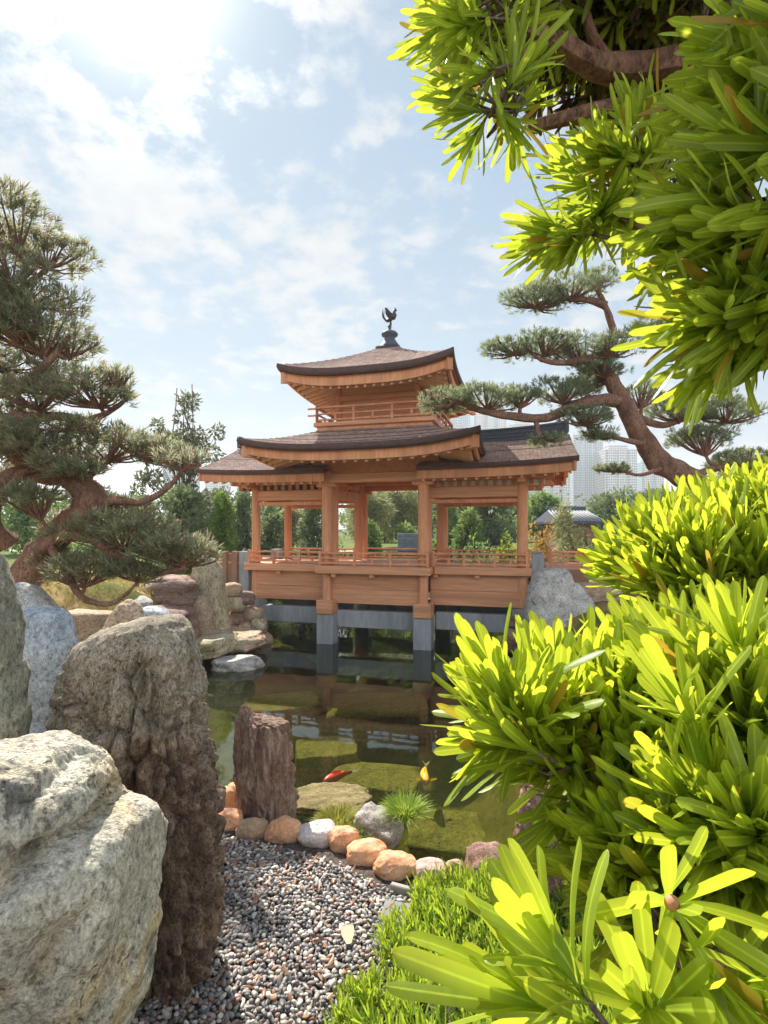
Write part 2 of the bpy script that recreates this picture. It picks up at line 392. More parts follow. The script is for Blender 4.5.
# railings
def railing(pts, z, h, parent, post=.08, step=.95, mid=True, endpost=None):
    for i in range(len(pts)-1):
        a, c = Vector(pts[i]), Vector(pts[i+1]); L = (c-a).length; d = (c-a)/L; sd = Vector((-d.y, d.x, 0))
        b = MB()
        def rail(z0, z1, w):
            for q in (0,):
                p = [a+Vector((0,0,z1)), c+Vector((0,0,z1))]; b.sweep(p, w, z1-z0)
        rail(z+h-.05, z+h, .10)
        r = None
        if mid: rail(z+h*.50, z+h*.50+.04, .05)
        rail(z+.05, z+.10, .06)
        r = b.build('railing', M['wood'], parent, merge=False)
        n = max(1, int(round(L/step)))
        for k in range(n+1):
            p = a+d*L*k/n
            q = MB(); Mx = Matrix.Translation((p.x, p.y, 0)) @ Matrix(((d.x, sd.x, 0, 0), (d.y, sd.y, 0, 0), (0, 0, 1, 0), (0, 0, 0, 1)))
            q.box(-post/2, post/2, -post/2, post/2, z+.002, z+h-.052 if 0 < k < n else z+h+.04, Mx, .008)
            q.build('railing_post', M['wood'], r)
            if k < n and step > .6:
                p2 = a+d*L*(k+.5)/n
                Mx2 = Matrix.Translation((p2.x, p2.y, 0)) @ Matrix(((d.x, sd.x, 0, 0), (d.y, sd.y, 0, 0), (0, 0, 1, 0), (0, 0, 0, 1)))
                q = MB(); q.box(-.03, .03, -.022, .022, z+.10, z+h*.5, Mx2); q.build('baluster', M['wood'], r)
def rl(*a): return [Vector((x, y, 0)) for x, y in a]
railing(rl((-UE-.14, -.19), (-U1-.22, -.19)), DK, .39, pav)
railing(rl((-U1-.15, FN-.19), (U1+.15, FN-.19)), DK+.003, .39, pav)
railing(rl((U1+.22, -.19), (UE+.14, -.19)), DK, .39, pav)
railing(rl((-UE-.14, ND+.19), (-U1-.2, ND+.19)), DK, .39, pav)
railing(rl((-U1-.15, BN+.19), (U1+.15, BN+.19)), DK+.003, .39, pav)
railing(rl((U1+.2, ND+.19), (UE+.14, ND+.19)), DK, .39, pav)
# benches along the wings
for sg in (-1, 1):
    x0, x1 = sorted((sg*(U1+.35), sg*(UE-.2)))
    bar('bench', x0, x1, ND-.32, ND-.02, 2.5, 2.56, M['wood_dark'], pav)

# roofs --------------------------------------------------------------
def shell(name, F_, ns, nt, thick, parent, mat_top, mat_edge, s0=-1, s1=1, under=M['wood_dark']):
    """F_(s,t)->Vector ; t=0 eave.  builds the tiled top, the dark eave edge and the soffit"""
    V = []; U = []; Q = []
    for j in range(nt+1):
        for i in range(ns+1):
            s = lerp(s0, s1, i/ns); t = j/nt; p = F_(s, t); V.append(p)
            U.append((p.x if name[0] != 'x' else p.y, t*2.6))
    for j in range(nt):
        for i in range(ns):
            a = j*(ns+1)+i; Q.append((a, a+1, a+ns+2, a+ns+1))
    return np.array([tuple(v) for v in V]), np.array(Q), np.array(U)
def nrm_uv(V, along, t):
    return np.stack([along, t], 1)
rafters = [0]
RME = {}
def rafter(p, dirv, length, parent, w=.075, h=.10, slope=.25):
    key = (round(length, 2), w, h, slope)
    if key not in RME:
        b = MB(); vs = []
        for t in (0, length):
            for sx in (-w/2, w/2):
                for zz in (0, -h): vs.append((t, sx, zz+slope*t))
        b.add(vs, [(0,1,3,2),(4,6,7,5),(0,4,5,1),(2,3,7,6),(0,2,6,4),(1,5,7,3)])
        me = bpy.data.meshes.new('rafter'); me.from_pydata(b.v, [], b.f); me.materials.append(M['wood_light']); RME[key] = me
    o = bpy.data.objects.new('rafter', RME[key]); C.objects.link(o); o.parent = parent
    o.location = p; o.rotation_euler = (0, 0, math.atan2(dirv[1], dirv[0]))
    rafters[0] += 1; return o

def hip_roof(name, a, bb, ai, bi, ze, zt, up, thick, fas, nraf, rlen, parent, front_only_raf=True, steep=1.25):
    tops = []; edges = MB(); soff = MB(); sides = []
    def mk(ax):
        sx, sy = ax
        def Fn(s, t, dz=0.0, inset=0.0):
            hx = lerp(a-inset, ai, t); hy = lerp(bb-inset, bi, t)
            if sy: x = s*hx*(-sy); y = sy*hy
            else: y = s*hy*sx; x = sx*hx
            z = ze+(zt-ze)*(t**steep)+up*(abs(s)**3.2)*(1-t)**1.6+dz
            ext = 1+.03*abs(s)**4*(1-t)
            return Vector((x*ext, NC+y*ext, z))
        return Fn
    Vs, Qs, Us, o = [], [], [], 0
    for ax in ((0, -1), (1, 0), (0, 1), (-1, 0)):
        Fn = mk(ax); ns, nc = 40, 14; TT = [x for q in range(nc) for x in (q/nc, (q+.94)/nc)]+[1.0]; nt = len(TT)-1
        V = np.array([tuple(Fn(2*i/ns-1, TT[j], -.022*(j % 2))) for j in range(nt+1) for i in range(ns+1)])
        U = np.array([((2*i/ns-1)*(lerp(a, ai, TT[j]) if ax[1] else lerp(bb, bi, TT[j])), TT[j]*math.hypot(zt-ze, (bb-bi) if ax[1] else (a-ai))) for j in range(nt+1) for i in range(ns+1)])
        Q = np.array([(j*(ns+1)+i, j*(ns+1)+i+1, (j+1)*(ns+1)+i+1, (j+1)*(ns+1)+i) for j in range(nt) for i in range(ns)])
        Vs.append(V); Qs.append(Q+o); Us.append(U); o += len(V)
        S = [2*i/ns-1 for i in range(ns+1)]
        edges.grid([[Fn(s, 0) for s in S], [Fn(s, 0, -thick*.5, -.012) for s in S], [Fn(s, 0, -thick, .03) for s in S], [Fn(s, .1, -thick-.02) for s in S]])
        soff.grid([[Fn(s, t, -thick-.03) for s in S] for t in (.02, .2, .4, .6, .8, 1)])
        sides.append((ax, Fn, S))
    r = np_mesh(name, np.concatenate(Vs), np.concatenate(Qs), M['shingle'], parent, False, None, np.concatenate(Us))
    edges.build('eave_edge', M['shingle_edge'], r, True)
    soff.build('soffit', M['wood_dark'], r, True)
    for ax, Fn, S in sides:
        b = MB(); ins = .16
        b.sweep([Fn(s, 0, -thick+.005, ins) for s in S], .07, fas)
        b.build('fascia', M['wood'], r, merge=False)
        vis = (ax == (0, -1)) or (ax[0] != 0)
        n = nraf if ax[1] else max(6, int(nraf*bb/a))
        rest = MB()
        d = (-ax[0], -ax[1])
        for k in range(n):
            s = lerp(-.93, .93, k/(n-1)); p = Fn(s, 0, -thick-fas+.05, .24)
            if ax == (0, 1):
                v0 = Matrix.Translation(p) @ Matrix.Rotation(math.atan2(d[1], d[0]), 4, 'Z')
                rest.box(0, rlen, -.04, .04, -.1, 0, v0)
            else: rafter(p, d, rlen, r)
        if ax == (0, 1): tag(rest.build('rear_rafter', M['wood'], r, merge=False), kind='stuff')
        # hip beam at the corner
        e0 = Fn(1, 0, -thick-.02, .10); e1 = Fn(1, .75, -thick-.06)
        hb = MB(); hb.sweep([lerp(e0, e1, q/8) + Vector((0, 0, -.10*math.sin(PI*q/8))) for q in range(9)], .16, fas+.06)
        hb.build('hip_beam', M['wood'], r, merge=False)
    return r
main_roof = hip_roof('main_roof', 3.10, 3.62, 1.6, 1.8, 5.51, 6.24, .24, .17, .25, 19, 1.3, pav)
upper_roof = hip_roof('upper_roof', 2.38, 2.82, .28, .28, 7.68, 9.02, .24, .20, .26, 17, .9, pav, steep=1.18)

def wing_roof(sg):
    x0, x1 = 1.35, 5.38; ye, yr = -1.12, NC; ze, zr = 5.05, 5.98; thick = .13
    def Fn(front):
        def f(s, t, dz=0, inset=0.0):     # s 0..1 outwards
            x = lerp(x0, x1+.10*(1-t)*(1 if s > .9 else s), s)
            hy = (NC-ye)-inset
            y = NC-hy*(1-t) if front else NC+hy*(1-t)
            z = ze+(zr-ze)*t**1.15+.11*s**3*(1-t)+.10*s**4*t+dz
            return Vector((sg*x, y, z))
        return f
    nc = 14; TT = [x for q in range(nc) for x in (q/nc, (q+.94)/nc)]+[1.0]
    Vs, Qs, Us, o = [], [], [], 0; ns, nt = 28, len(TT)-1; edges = MB(); soff = MB()
    fs = [Fn(True), Fn(False)]; S = [i/ns for i in range(ns+1)]
    for f in fs:
        Vs.append(np.array([tuple(f(s, TT[j], -.022*(j % 2))) for j in range(nt+1) for s in S]))
        Us.append(np.array([(s*(x1-x0), TT[j]*2.4) for j in range(nt+1) for s in S]))
        Qs.append(np.array([(j*(ns+1)+i, j*(ns+1)+i+1, (j+1)*(ns+1)+i+1, (j+1)*(ns+1)+i) for j in range(nt) for i in range(ns)])+o); o += len(Vs[-1])
        edges.grid([[f(s, 0) for s in S], [f(s, 0, -thick*.5, -.01) for s in S], [f(s, 0, -thick, .02) for s in S], [f(s, .06, -thick-.01) for s in S]])
        T = [j/nt for j in range(nt+1)]
        edges.grid([[f(1, t) for t in T], [f(1, t, -thick) for t in T]])
        soff.grid([[f(s, t, -thick-.02) for s in S] for t in (.01, .25, .5, .75, 1)])
    r = np_mesh('wing_roof', np.concatenate(Vs), np.concatenate(Qs), M['shingle'], pav, False, None, np.concatenate(Us))
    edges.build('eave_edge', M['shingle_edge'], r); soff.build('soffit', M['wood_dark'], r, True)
    for q, f in enumerate(fs):
        b = MB(); b.sweep([f(s, 0, -thick+.005, .10) for s in [lerp(.0, .985, k/20) for k in range(21)]], .07, .24); b.build('fascia', M['wood'], r, merge=False)
        n = 14; rest = MB()
        for k in range(n):
            s = lerp(.04, .95, k/(n-1)); p = f(s, 0, -thick-.20, .17)
            if q == 0: rafter(p, (0, 1), .95, r, .07, .09, .3)
            else:
                p2 = f(s, 0, -thick-.20, .17); rest.box(p2.x-.035, p2.x+.035, p2.y-1.0, p2.y, p2.z-.09, p2.z)
        if q: tag(rest.build('rear_rafter', M['wood'], r, merge=False), kind='stuff')
        bg = MB(); bg.sweep([f(.975, t, -thick+.004) for t in [k/12 for k in range(13)]], .06, .24); bg.build('bargeboard', M['wood'], r, merge=False)
    g = MB(); xg = sg*(UE+.12)
    g.add([(xg, .0, 4.87), (xg, ND, 4.87), (xg, ND, 5.32), (xg, NC, 5.80), (xg, 0, 5.32), (xg-sg*.08, 0, 4.87), (xg-sg*.08, ND, 4.87), (xg-sg*.08, ND, 5.32), (xg-sg*.08, NC, 5.80), (xg-sg*.08, 0, 5.32)],
          [(0,1,2,3,4), (9,8,7,6,5), (0,1,6,5), (1,2,7,6), (2,3,8,7), (3,4,9,8), (4,0,5,9)])
    g.build('gable_wall', M['wood_dark'], r)
    rb = MB(); pts = [Vector((sg*lerp(1.5, 5.28, k/24), NC, 6.26+.15*(k/24)**3)) for k in range(25)]
    rb.sweep(pts, .20, .34); rb.sweep([p+Vector((0, 0, .035)) for p in pts], .30, .05); rb.sweep([p+Vector((0, 0, -.1)) for p in pts], .25, .035); rb.sweep([p+Vector((0, 0, -.2)) for p in pts], .27, .035)
    rg = rb.build('ridge', M['ridge'], r, merge=False)
    e = MB(); e.box(sg*5.30-.07, sg*5.30+.07, NC-.18, NC+.18, 6.1, 6.5, None, .04); e.build('ridge_end', M['ridge'], r)
wing_roof(-1); wing_roof(1)

# upper storey
bar('upper_wall', -1.2, 1.2, NC-1.35, NC+1.35, 6.3, 7.75, M['wood_h'], pav)
for sg in (-1, 1):
    for y in (NC-1.36, NC+1.36): cyl('upper_post', sg*1.2, y, 6.42, 7.6, .085, M['wood'], pav)
bar('upper_lintel', -1.32, 1.32, NC-1.43, NC-1.352, 7.12, 7.28, M['wood_h'], pav)
bar('upper_lintel', -1.28, -1.202, NC-1.3, NC+1.3, 7.12, 7.28, M['wood'], pav)
bar('upper_lintel', -1.28, 1.28, NC-1.40, NC-1.352, 6.90, 6.96, M['wood'], pav)
bar('balcony_floor', -1.78, 1.78, NC-1.93, NC+1.93, 6.30, 6.42, M['wood_h'], pav)
bar('balcony_beam', -1.70, 1.70, NC-1.85, NC+1.85, 6.16, 6.297, M['wood'], pav)
bar('balcony_beam', -1.55, 1.55, NC-1.7, NC+1.7, 5.9, 6.157, M['wood_dark'], pav)
for x in (-1.1, 0, 1.1): bar('balcony_bracket', x-.08, x+.08, NC-1.92, NC-1.6, 6.05, 6.157, M['wood'], pav)
q = 1.70
railing([Vector((-q, NC-1.85, 0)), Vector((q, NC-1.85, 0))], 6.423, .46, pav, .07, 1.15)
railing([Vector((-q, NC-1.85, 0)), Vector((-q, NC+1.85, 0))], 6.421, .46, pav, .07, 1.2)
railing([Vector((q, NC-1.85, 0)), Vector((q, NC+1.85, 0))], 6.421, .46, pav, .07, 1.2)
railing([Vector((-q, NC+1.85, 0)), Vector((q, NC+1.85, 0))], 6.423, .46, pav, .07, 1.2)
for sg in (-1, 1):    # projecting rail ends at the balcony corners
    for z in (6.66, 6.86): bar('rail_end', sg*(q+.16)-.12, sg*(q+.16)+.12, NC-1.88, NC-1.82, z-.04, z, M['wood'], pav, 0)
# finial: square base, waisted pot, cap, and a bronze bird with raised tail
fin = MB(); fin.box(-.37, .37, NC-.37, NC+.37, 8.86, 9.06, None, .03)
fin.build('finial_base', M['bronze'], pav)
fin = MB(); fin.lathe([(.36, 9.062), (.33, 9.12), (.24, 9.22), (.17, 9.34), (.16, 9.40), (.25, 9.45), (.27, 9.50), (.22, 9.56), (.10, 9.61), (.05, 9.64), (.05, 9.72), (.07, 9.75), (.03, 9.80), (0, 9.80)], 24, (0, NC, 0))
fp = fin.build('finial', M['ridge'], pav, True)
bd = MB(); c = Vector((0, NC, 9.78))
def bp(x, z, y=0): return c+Vector((x, y, z))
bd.tube([bp(.02, .0, .03), bp(.0, .1, .03), bp(.03, .2, .03)], [.02, .018, .03], 6)
bd.tube([bp(.06, .0, -.03), bp(.05, .1, -.03), bp(.08, .2, -.03)], [.02, .018, .03], 6)
bd.tube([bp(-.13, .50), bp(-.10, .42), bp(-.02, .34), bp(.06, .27), bp(.12, .27), bp(.155, .33), bp(.14, .39), bp(.16, .45), bp(.20, .47), bp(.235, .45)], [.02, .05, .085, .12, .11, .08, .05, .05, .045, .01], 10)
bd.tube([bp(.18, .48), bp(.17, .53), bp(.14, .55)], [.03, .02, .005], 6)
for k, (dx, dz, y) in enumerate(((0, 0, 0), (.03, -.03, .04), (.05, -.06, -.04))):
    bd.tube(catmull([bp(.02, .22, y), bp(-.08, .16, y), bp(-.20+dx, .26+dz, y), bp(-.24+dx, .40+dz, y), bp(-.22+dx, .54+dz, y)], 5), [.04+.0*i for i in range(6)]+[.035-.002*i for i in range(15)], 6)
for y in (-1, 1):
    bd.tube(catmull([bp(.04, .30, .08*y), bp(-.03, .40, .15*y), bp(-.11, .52, .16*y)], 4), [.06, .065, .07, .065, .06, .055, .045, .03, .01], 6)
bd.build('bird_ornament', M['bronze'], fp, True)

# walkways joining the pavilion to both banks ------------------------------------
def walkway(sg, L, label):
    w = thing('footbridge', label, 'footbridge', (-.127, 15.70, 0), -TH)
    x0, x1 = sorted((sg*(UE+.62), sg*(UE+.62+L)))
    bar('bridge_wall', x0, x1, .0, .16, 1.2, 2.22, M['brown'], w); bar('bridge_wall', x0, x1, ND-.16, ND, 1.2, 2.22, M['brown'], w)
    bar('bridge_deck', x0, x1, .0, ND, 2.223, 2.30, M['wood_h'], w)
    if sg > 0:
        for y in (.08, ND-.08): railing([Vector((x0+.15, y, 0)), Vector((x1-.1, y, 0))], 2.30, .34, w, .09, .8)
    else:
        for x in (x0+.3, x0+1.1, x1-.12): bar('bridge_post', x-.1, x+.1, -.08, .10, 1.3, 2.62, M['brown'], w)
        bar('bridge_parapet', x0, x1, .01, .13, 2.303, 2.55, M['brown'], w)
    for y in (-.05, ND-.2):
        x = sg*(UE+.42); bar('pylon', x-.17, x+.17, y, y+.3, 1.0, 2.62, M['concrete'], w, .02)
    return w
walkway(1, 6.0, 'low orange footbridge with slatted railing running right from the pavilion')
walkway(-1, 1.6, 'short brown parapet walkway joining the left end of the pavilion to the bank')

# ------------------------------------------------------------------ terrain, pond, gravel
POND = [(-2.6,6.1),(-1.75,5.85),(-.95,5.6),(-.3,5.3),(.1,5.0),(.7,4.9),(1.3,5.05),(1.9,6.2),(2.3,8),(2.5,10.5),(3.1,12.6),(3.9,14.2),(4.25,15.2),(4.6,18),(10,22),(11,30),(-9,30),(-7.5,21),(-5.0,18.0),(-4.75,15.4),(-5.0,13),(-4.7,11),(-4.0,9),(-3.3,7)]
PO = np.array(POND)
def pond_sd(x, y):
    d = np.full(x.shape, 1e9); ins = np.zeros(x.shape, bool)
    for i in range(len(PO)):
        a, b = PO[i], PO[(i+1) % len(PO)]; e = b-a
        t = np.clip(((x-a[0])*e[0]+(y-a[1])*e[1])/(e@e), 0, 1)
        d = np.minimum(d, np.hypot(x-a[0]-t*e[0], y-a[1]-t*e[1]))
        cnd = ((a[1] > y) != (b[1] > y)) & (x < (b[0]-a[0])*(y-a[1])/(b[1]-a[1]+1e-12)+a[0]); ins ^= cnd
    return np.where(ins, -d, d)
def ss(a, b, x):
    t = np.clip((x-a)/(b-a), 0, 1); return t*t*(3-2*t)
def land(x, y):
    L = .2+0*x
    L = L+(1.3*ss(8, 14.5, y)+.25*ss(6, 8, y))*ss(-2.8, -5.2, x)
    L = L+1.45*ss(-4.4, -6.2, x)*ss(5.8, 8, y)*(1-ss(10, 14, y))
    L = L+1.35*ss(2.0, 5.5, x)*ss(7, 13, y)
    L = np.maximum(L, 1.9*ss(17, 27, y)*ss(5, 9, np.abs(x))+0)
    L = np.maximum(L, 1.95*ss(29.5, 33, y))
    L = np.maximum(L, 1.5*(1-ss(.9, 2.4, y)))
    return L
def height(x, y):
    d = pond_sd(x, y); L = land(x, y)
    w = np.where(y < 7, .22, .8)
    z = np.where(d > 0, .03+(L-.03)*ss(0, 1, d/w), .03-.62*ss(0, 1.1, -d)-1.3*ss(1.2, 3.6, -d))
    return z
def axis(lo, hi, step, far, k=1.25):
    a = list(np.arange(lo, hi+1e-6, step)); s = step
    while a[-1] < far: s *= k; a.append(a[-1]+s)
    s = step; b = []; x = lo
    while x > -far: s *= k; x -= s; b.append(x)
    return np.array(b[::-1]+a)
ax_, ay_ = axis(-9, 9, .11, 900), axis(-1, 22, .11, 900)
X, Y = np.meshgrid(ax_, ay_); Z = height(X, Y); sd_ = pond_sd(X, Y)
rng = np.random.default_rng(5)
for i in range(Z.shape[0]):
    for j in range(Z.shape[1]):
        x, y = X[i, j], Y[i, j]
        if -10 < x < 10 and 2 < y < 24:
            Z[i, j] += (.11 if (sd_[i, j] < -.3 or y > 7.5) else .02)*noise.fractal(Vector((x*.9, y*.9, 3)), .8, 2.1, 4)
ny, nx = X.shape
Vt = np.stack([X, Y, Z], -1).reshape(-1, 3)
idx = np.arange(nx*ny).reshape(ny, nx)
Qt = np.stack([idx[:-1, :-1], idx[:-1, 1:], idx[1:, 1:], idx[1:, :-1]], -1).reshape(-1, 4)
def ground_mat():
    m, nt, b, out = nodes('garden_ground'); at = N(nt, 'ShaderNodeAttribute', attribute_name='zone')
    v = coords(nt); n1 = noise_(nt, v, 2.2, 10, .68); n2 = noise_(nt, v, 26, 5, .7); n3 = noise_(nt, v, .35, 6, .6)
    bed = ramp(nt, n1, [(.3, (.11,.115,.028)), (.5, (.22,.19,.045)), (.72, (.34,.27,.08))])
    sz_ = N(nt, 'ShaderNodeSeparateXYZ'); nt.links.new(v, sz_.inputs[0])
    mud_depth_shade = ramp(nt, math_(nt, 'MULTIPLY', sz_.outputs['Z'], -1.0), [(.45, (0,0,0)), (.95, (1,1,1))]); bed = mixc(nt, mud_depth_shade, bed, (.045,.055,.025))  # deep mud tone, also standing in for light absorbed by the water
    lawn = ramp(nt, n1, [(.32, (.12,.14,.03)), (.48, (.36,.25,.10)), (.7, (.50,.35,.16))])
    lawn = mixc(nt, ramp(nt, n3, [(.48, (0,0,0)), (.62, (1,1,1))]), lawn, (.10,.15,.035))
    sy = N(nt, 'ShaderNodeSeparateXYZ'); nt.links.new(v, sy.inputs[0])
    lawn = mixc(nt, math_(nt, 'MULTIPLY_ADD', math_(nt, 'GREATER_THAN', sy.outputs['Y'], 21.0), .85, .0), lawn, ramp(nt, n1, [(.3, (.07,.12,.03)), (.7, (.17,.22,.06))]))
    soil = ramp(nt, n2, [(.3, (.05,.04,.035)), (.7, (.16,.13,.11))])
    z = at.outputs['Fac']
    c = mixc(nt, ramp(nt, z, [(.2, (0,0,0)), (.3, (1,1,1))]), bed, soil)
    c = mixc(nt, ramp(nt, z, [(.6, (0,0,0)), (.8, (1,1,1))]), c, lawn)
    c = mixc(nt, 1.0, c, ramp(nt, n2, [(.3, (.7,.7,.7)), (.7, (1.25,1.25,1.25))]), 'MULTIPLY')
    nt.links.new(c, b.inputs['Base Color']); b.inputs['Roughness'].default_value = .95; b.inputs['Specular IOR Level'].default_value = .1
    bump(nt, b, math_(nt, 'ADD', n2, n1), .6, .04); return m
g = np_mesh('ground', Vt, Qt, ground_mat(), None, True)
zone = np.where(sd_ < .05, 0.0, np.where((Y < 7.0) & (X > -3.5), .45, 1.0)).ravel()
a = g.data.attributes.new('zone', 'FLOAT', 'POINT'); a.data.foreach_set('value', zone.astype(np.float32))
tag(g, kind='structure')

def water_mat():
    m, nt, b, out = nodes('pond_water'); nt.nodes.remove(b)
    gl = N(nt, 'ShaderNodeBsdfGlossy'); gl.inputs['Roughness'].default_value = .025; gl.inputs['Color'].default_value = (1,1,1,1)
    tr = N(nt, 'ShaderNodeBsdfTransparent'); tr.inputs['Color'].default_value = (.80,.85,.60,1)
    fr = N(nt, 'ShaderNodeFresnel'); fr.inputs['IOR'].default_value = 1.43
    v = coords(nt, (1, .55, 1)); n1 = noise_(nt, v, 3.2, 4, .5, .4)
    bm_ = N(nt, 'ShaderNodeBump'); sy = N(nt, 'ShaderNodeSeparateXYZ'); nt.links.new(coords(nt), sy.inputs[0]); nt.links.new(math_(nt, 'ADD', .012, math_(nt, 'MULTIPLY', ramp(nt, math_(nt, 'DIVIDE', sy.outputs['Y'], 30.0), [(.585, (0,0,0)), (.63, (1,1,1))]), .97)), bm_.inputs['Strength']); bm_.inputs['Distance'].default_value = .14
    nt.links.new(n1, bm_.inputs['Height']); nt.links.new(bm_.outputs[0], gl.inputs['Normal']); nt.links.new(bm_.outputs[0], fr.inputs['Normal'])
    df = N(nt, 'ShaderNodeBsdfDiffuse'); df.inputs['Color'].default_value = (.06,.10,.035,1); mk = N(nt, 'ShaderNodeMixShader'); mk.inputs[0].default_value = .11
    nt.links.new(tr.outputs[0], mk.inputs[1]); nt.links.new(df.outputs[0], mk.inputs[2])
    mx = N(nt, 'ShaderNodeMixShader'); nt.links.new(fr.outputs[0], mx.inputs[0])
    nt.links.new(mk.outputs[0], mx.inputs[1]); nt.links.new(gl.outputs[0], mx.inputs[2]); nt.links.new(mx.outputs[0], out.inputs['Surface']); return m
wb = MB(); wb.add([(-13, 4.4, 0), (13, 4.4, 0), (13, 32, 0), (-13, 32, 0)], [(0,1,2,3)])
tag(wb.build('pond_water', water_mat(), merge=False), kind='structure')

# ------------------------------------------------------------------ rocks
R = {}
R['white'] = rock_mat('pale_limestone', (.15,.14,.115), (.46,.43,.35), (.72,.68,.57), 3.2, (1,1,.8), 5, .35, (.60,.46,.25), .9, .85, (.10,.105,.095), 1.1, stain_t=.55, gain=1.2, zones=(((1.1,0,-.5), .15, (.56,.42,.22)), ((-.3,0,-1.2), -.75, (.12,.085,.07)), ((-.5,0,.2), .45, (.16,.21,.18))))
R['pillar'] = rock_mat('dark_craggy_stone', (.07,.042,.032), (.23,.155,.115), (.56,.42,.31), 4.5, (1,1,.6), 12, .9, (.33,.235,.17), 1.0, .85, (.13,.07,.055), 1.5, ztop=(1.85, (.24,.20,.155), (.44,.385,.30), (.64,.58,.48)), gain=1.12)
R['left'] = rock_mat('grey_green_stone', (.12,.115,.09), (.28,.27,.21), (.46,.44,.36), 3, (1,1,.6), 5, .5, (.20,.23,.23), .7, .85, (.46,.37,.24), 1.1)
R['blue'] = rock_mat('blue_grey_stone', (.20,.235,.27), (.34,.385,.44), (.50,.55,.62), 3, (1,1,.7), 4, .35, (.42,.44,.42), .5, .4)
R['grey'] = rock_mat('speckled_grey_stone', (.20,.20,.19), (.46,.455,.44), (.68,.67,.65), 4, (1,1,1), 5, .4, None, .6, .85, (.16,.155,.15), 1.5)
R['moss'] = rock_mat('mossy_tan_stone', (.17,.145,.09), (.40,.345,.235), (.58,.52,.40), 2.2, (1,1,.4), 4, .5, (.29,.27,.14), .6)
R['brown'] = rock_mat('red_brown_layered_stone', (.11,.07,.06), (.25,.165,.135), (.40,.30,.25), 2.5, (.5,.5,2.2), 3, .8, None, .7, .85, (.09,.06,.06), .8)
R['tan'] = rock_mat('tan_stone', (.22,.15,.10), (.42,.30,.21), (.60,.48,.37), 3, (1,1,1.2), 4, .6, (.36,.31,.25), .6)
R['wood'] = rock_mat('petrified_banded_stone', (.10,.06,.045), (.30,.19,.145), (.54,.41,.33), 5, (2.2,2.2,.35), 7, .5, None, .8, .8, (.36,.22,.15), 1.4)
R['red'] = rock_mat('rough_reddish_stone', (.14,.075,.06), (.33,.19,.15), (.52,.37,.31), 6, (1,1,.6), 9, .7, None, .9)
R['orange'] = rock_mat('orange_river_stone', (.42,.18,.085), (.68,.34,.18), (.80,.52,.34), 5, (1,1,1), 3, .35, (.55,.44,.35), .3, .6, None, 1.6, speck=.4)
R['pinkw'] = rock_mat('pinkish_white_river_stone', (.44,.38,.36), (.62,.56,.54), (.76,.71,.68), 5, (1,1,1), 3, .3, (.5,.42,.38), .3, .6, None, 1.6, speck=.4)
R['pink'] = rock_mat('dull_pink_river_stone', (.36,.22,.19), (.55,.37,.32), (.68,.52,.46), 5, (1,1,1), 3, .3, (.5,.36,.30), .3, .6, None, 1.6, speck=.4)
R['tanr'] = rock_mat('brown_tan_river_stone', (.25,.155,.09), (.45,.30,.19), (.62,.46,.32), 6, (1,1,1), 4, .5, (.26,.17,.12), .4, .65, None, 2.2, speck=.4)
R['algae'] = rock_mat('algae_covered_stone', (.17,.15,.035), (.31,.26,.06), (.44,.36,.10), 2.2, (1,1,1), 2.5, .7, (.16,.15,.05), .7, .5)
R['slate'] = rock_mat('cracked_mossy_slate', (.12,.10,.045), (.30,.24,.10), (.48,.39,.20), 3, (1,3,1), 4.5, .7, (.20,.19,.06), 1.0, .8)
R['striped'] = rock_mat('white_veined_stone', (.20,.17,.14), (.44,.40,.36), (.70,.67,.62), 5, (1,1,3.0), 6, .9, None, .8)

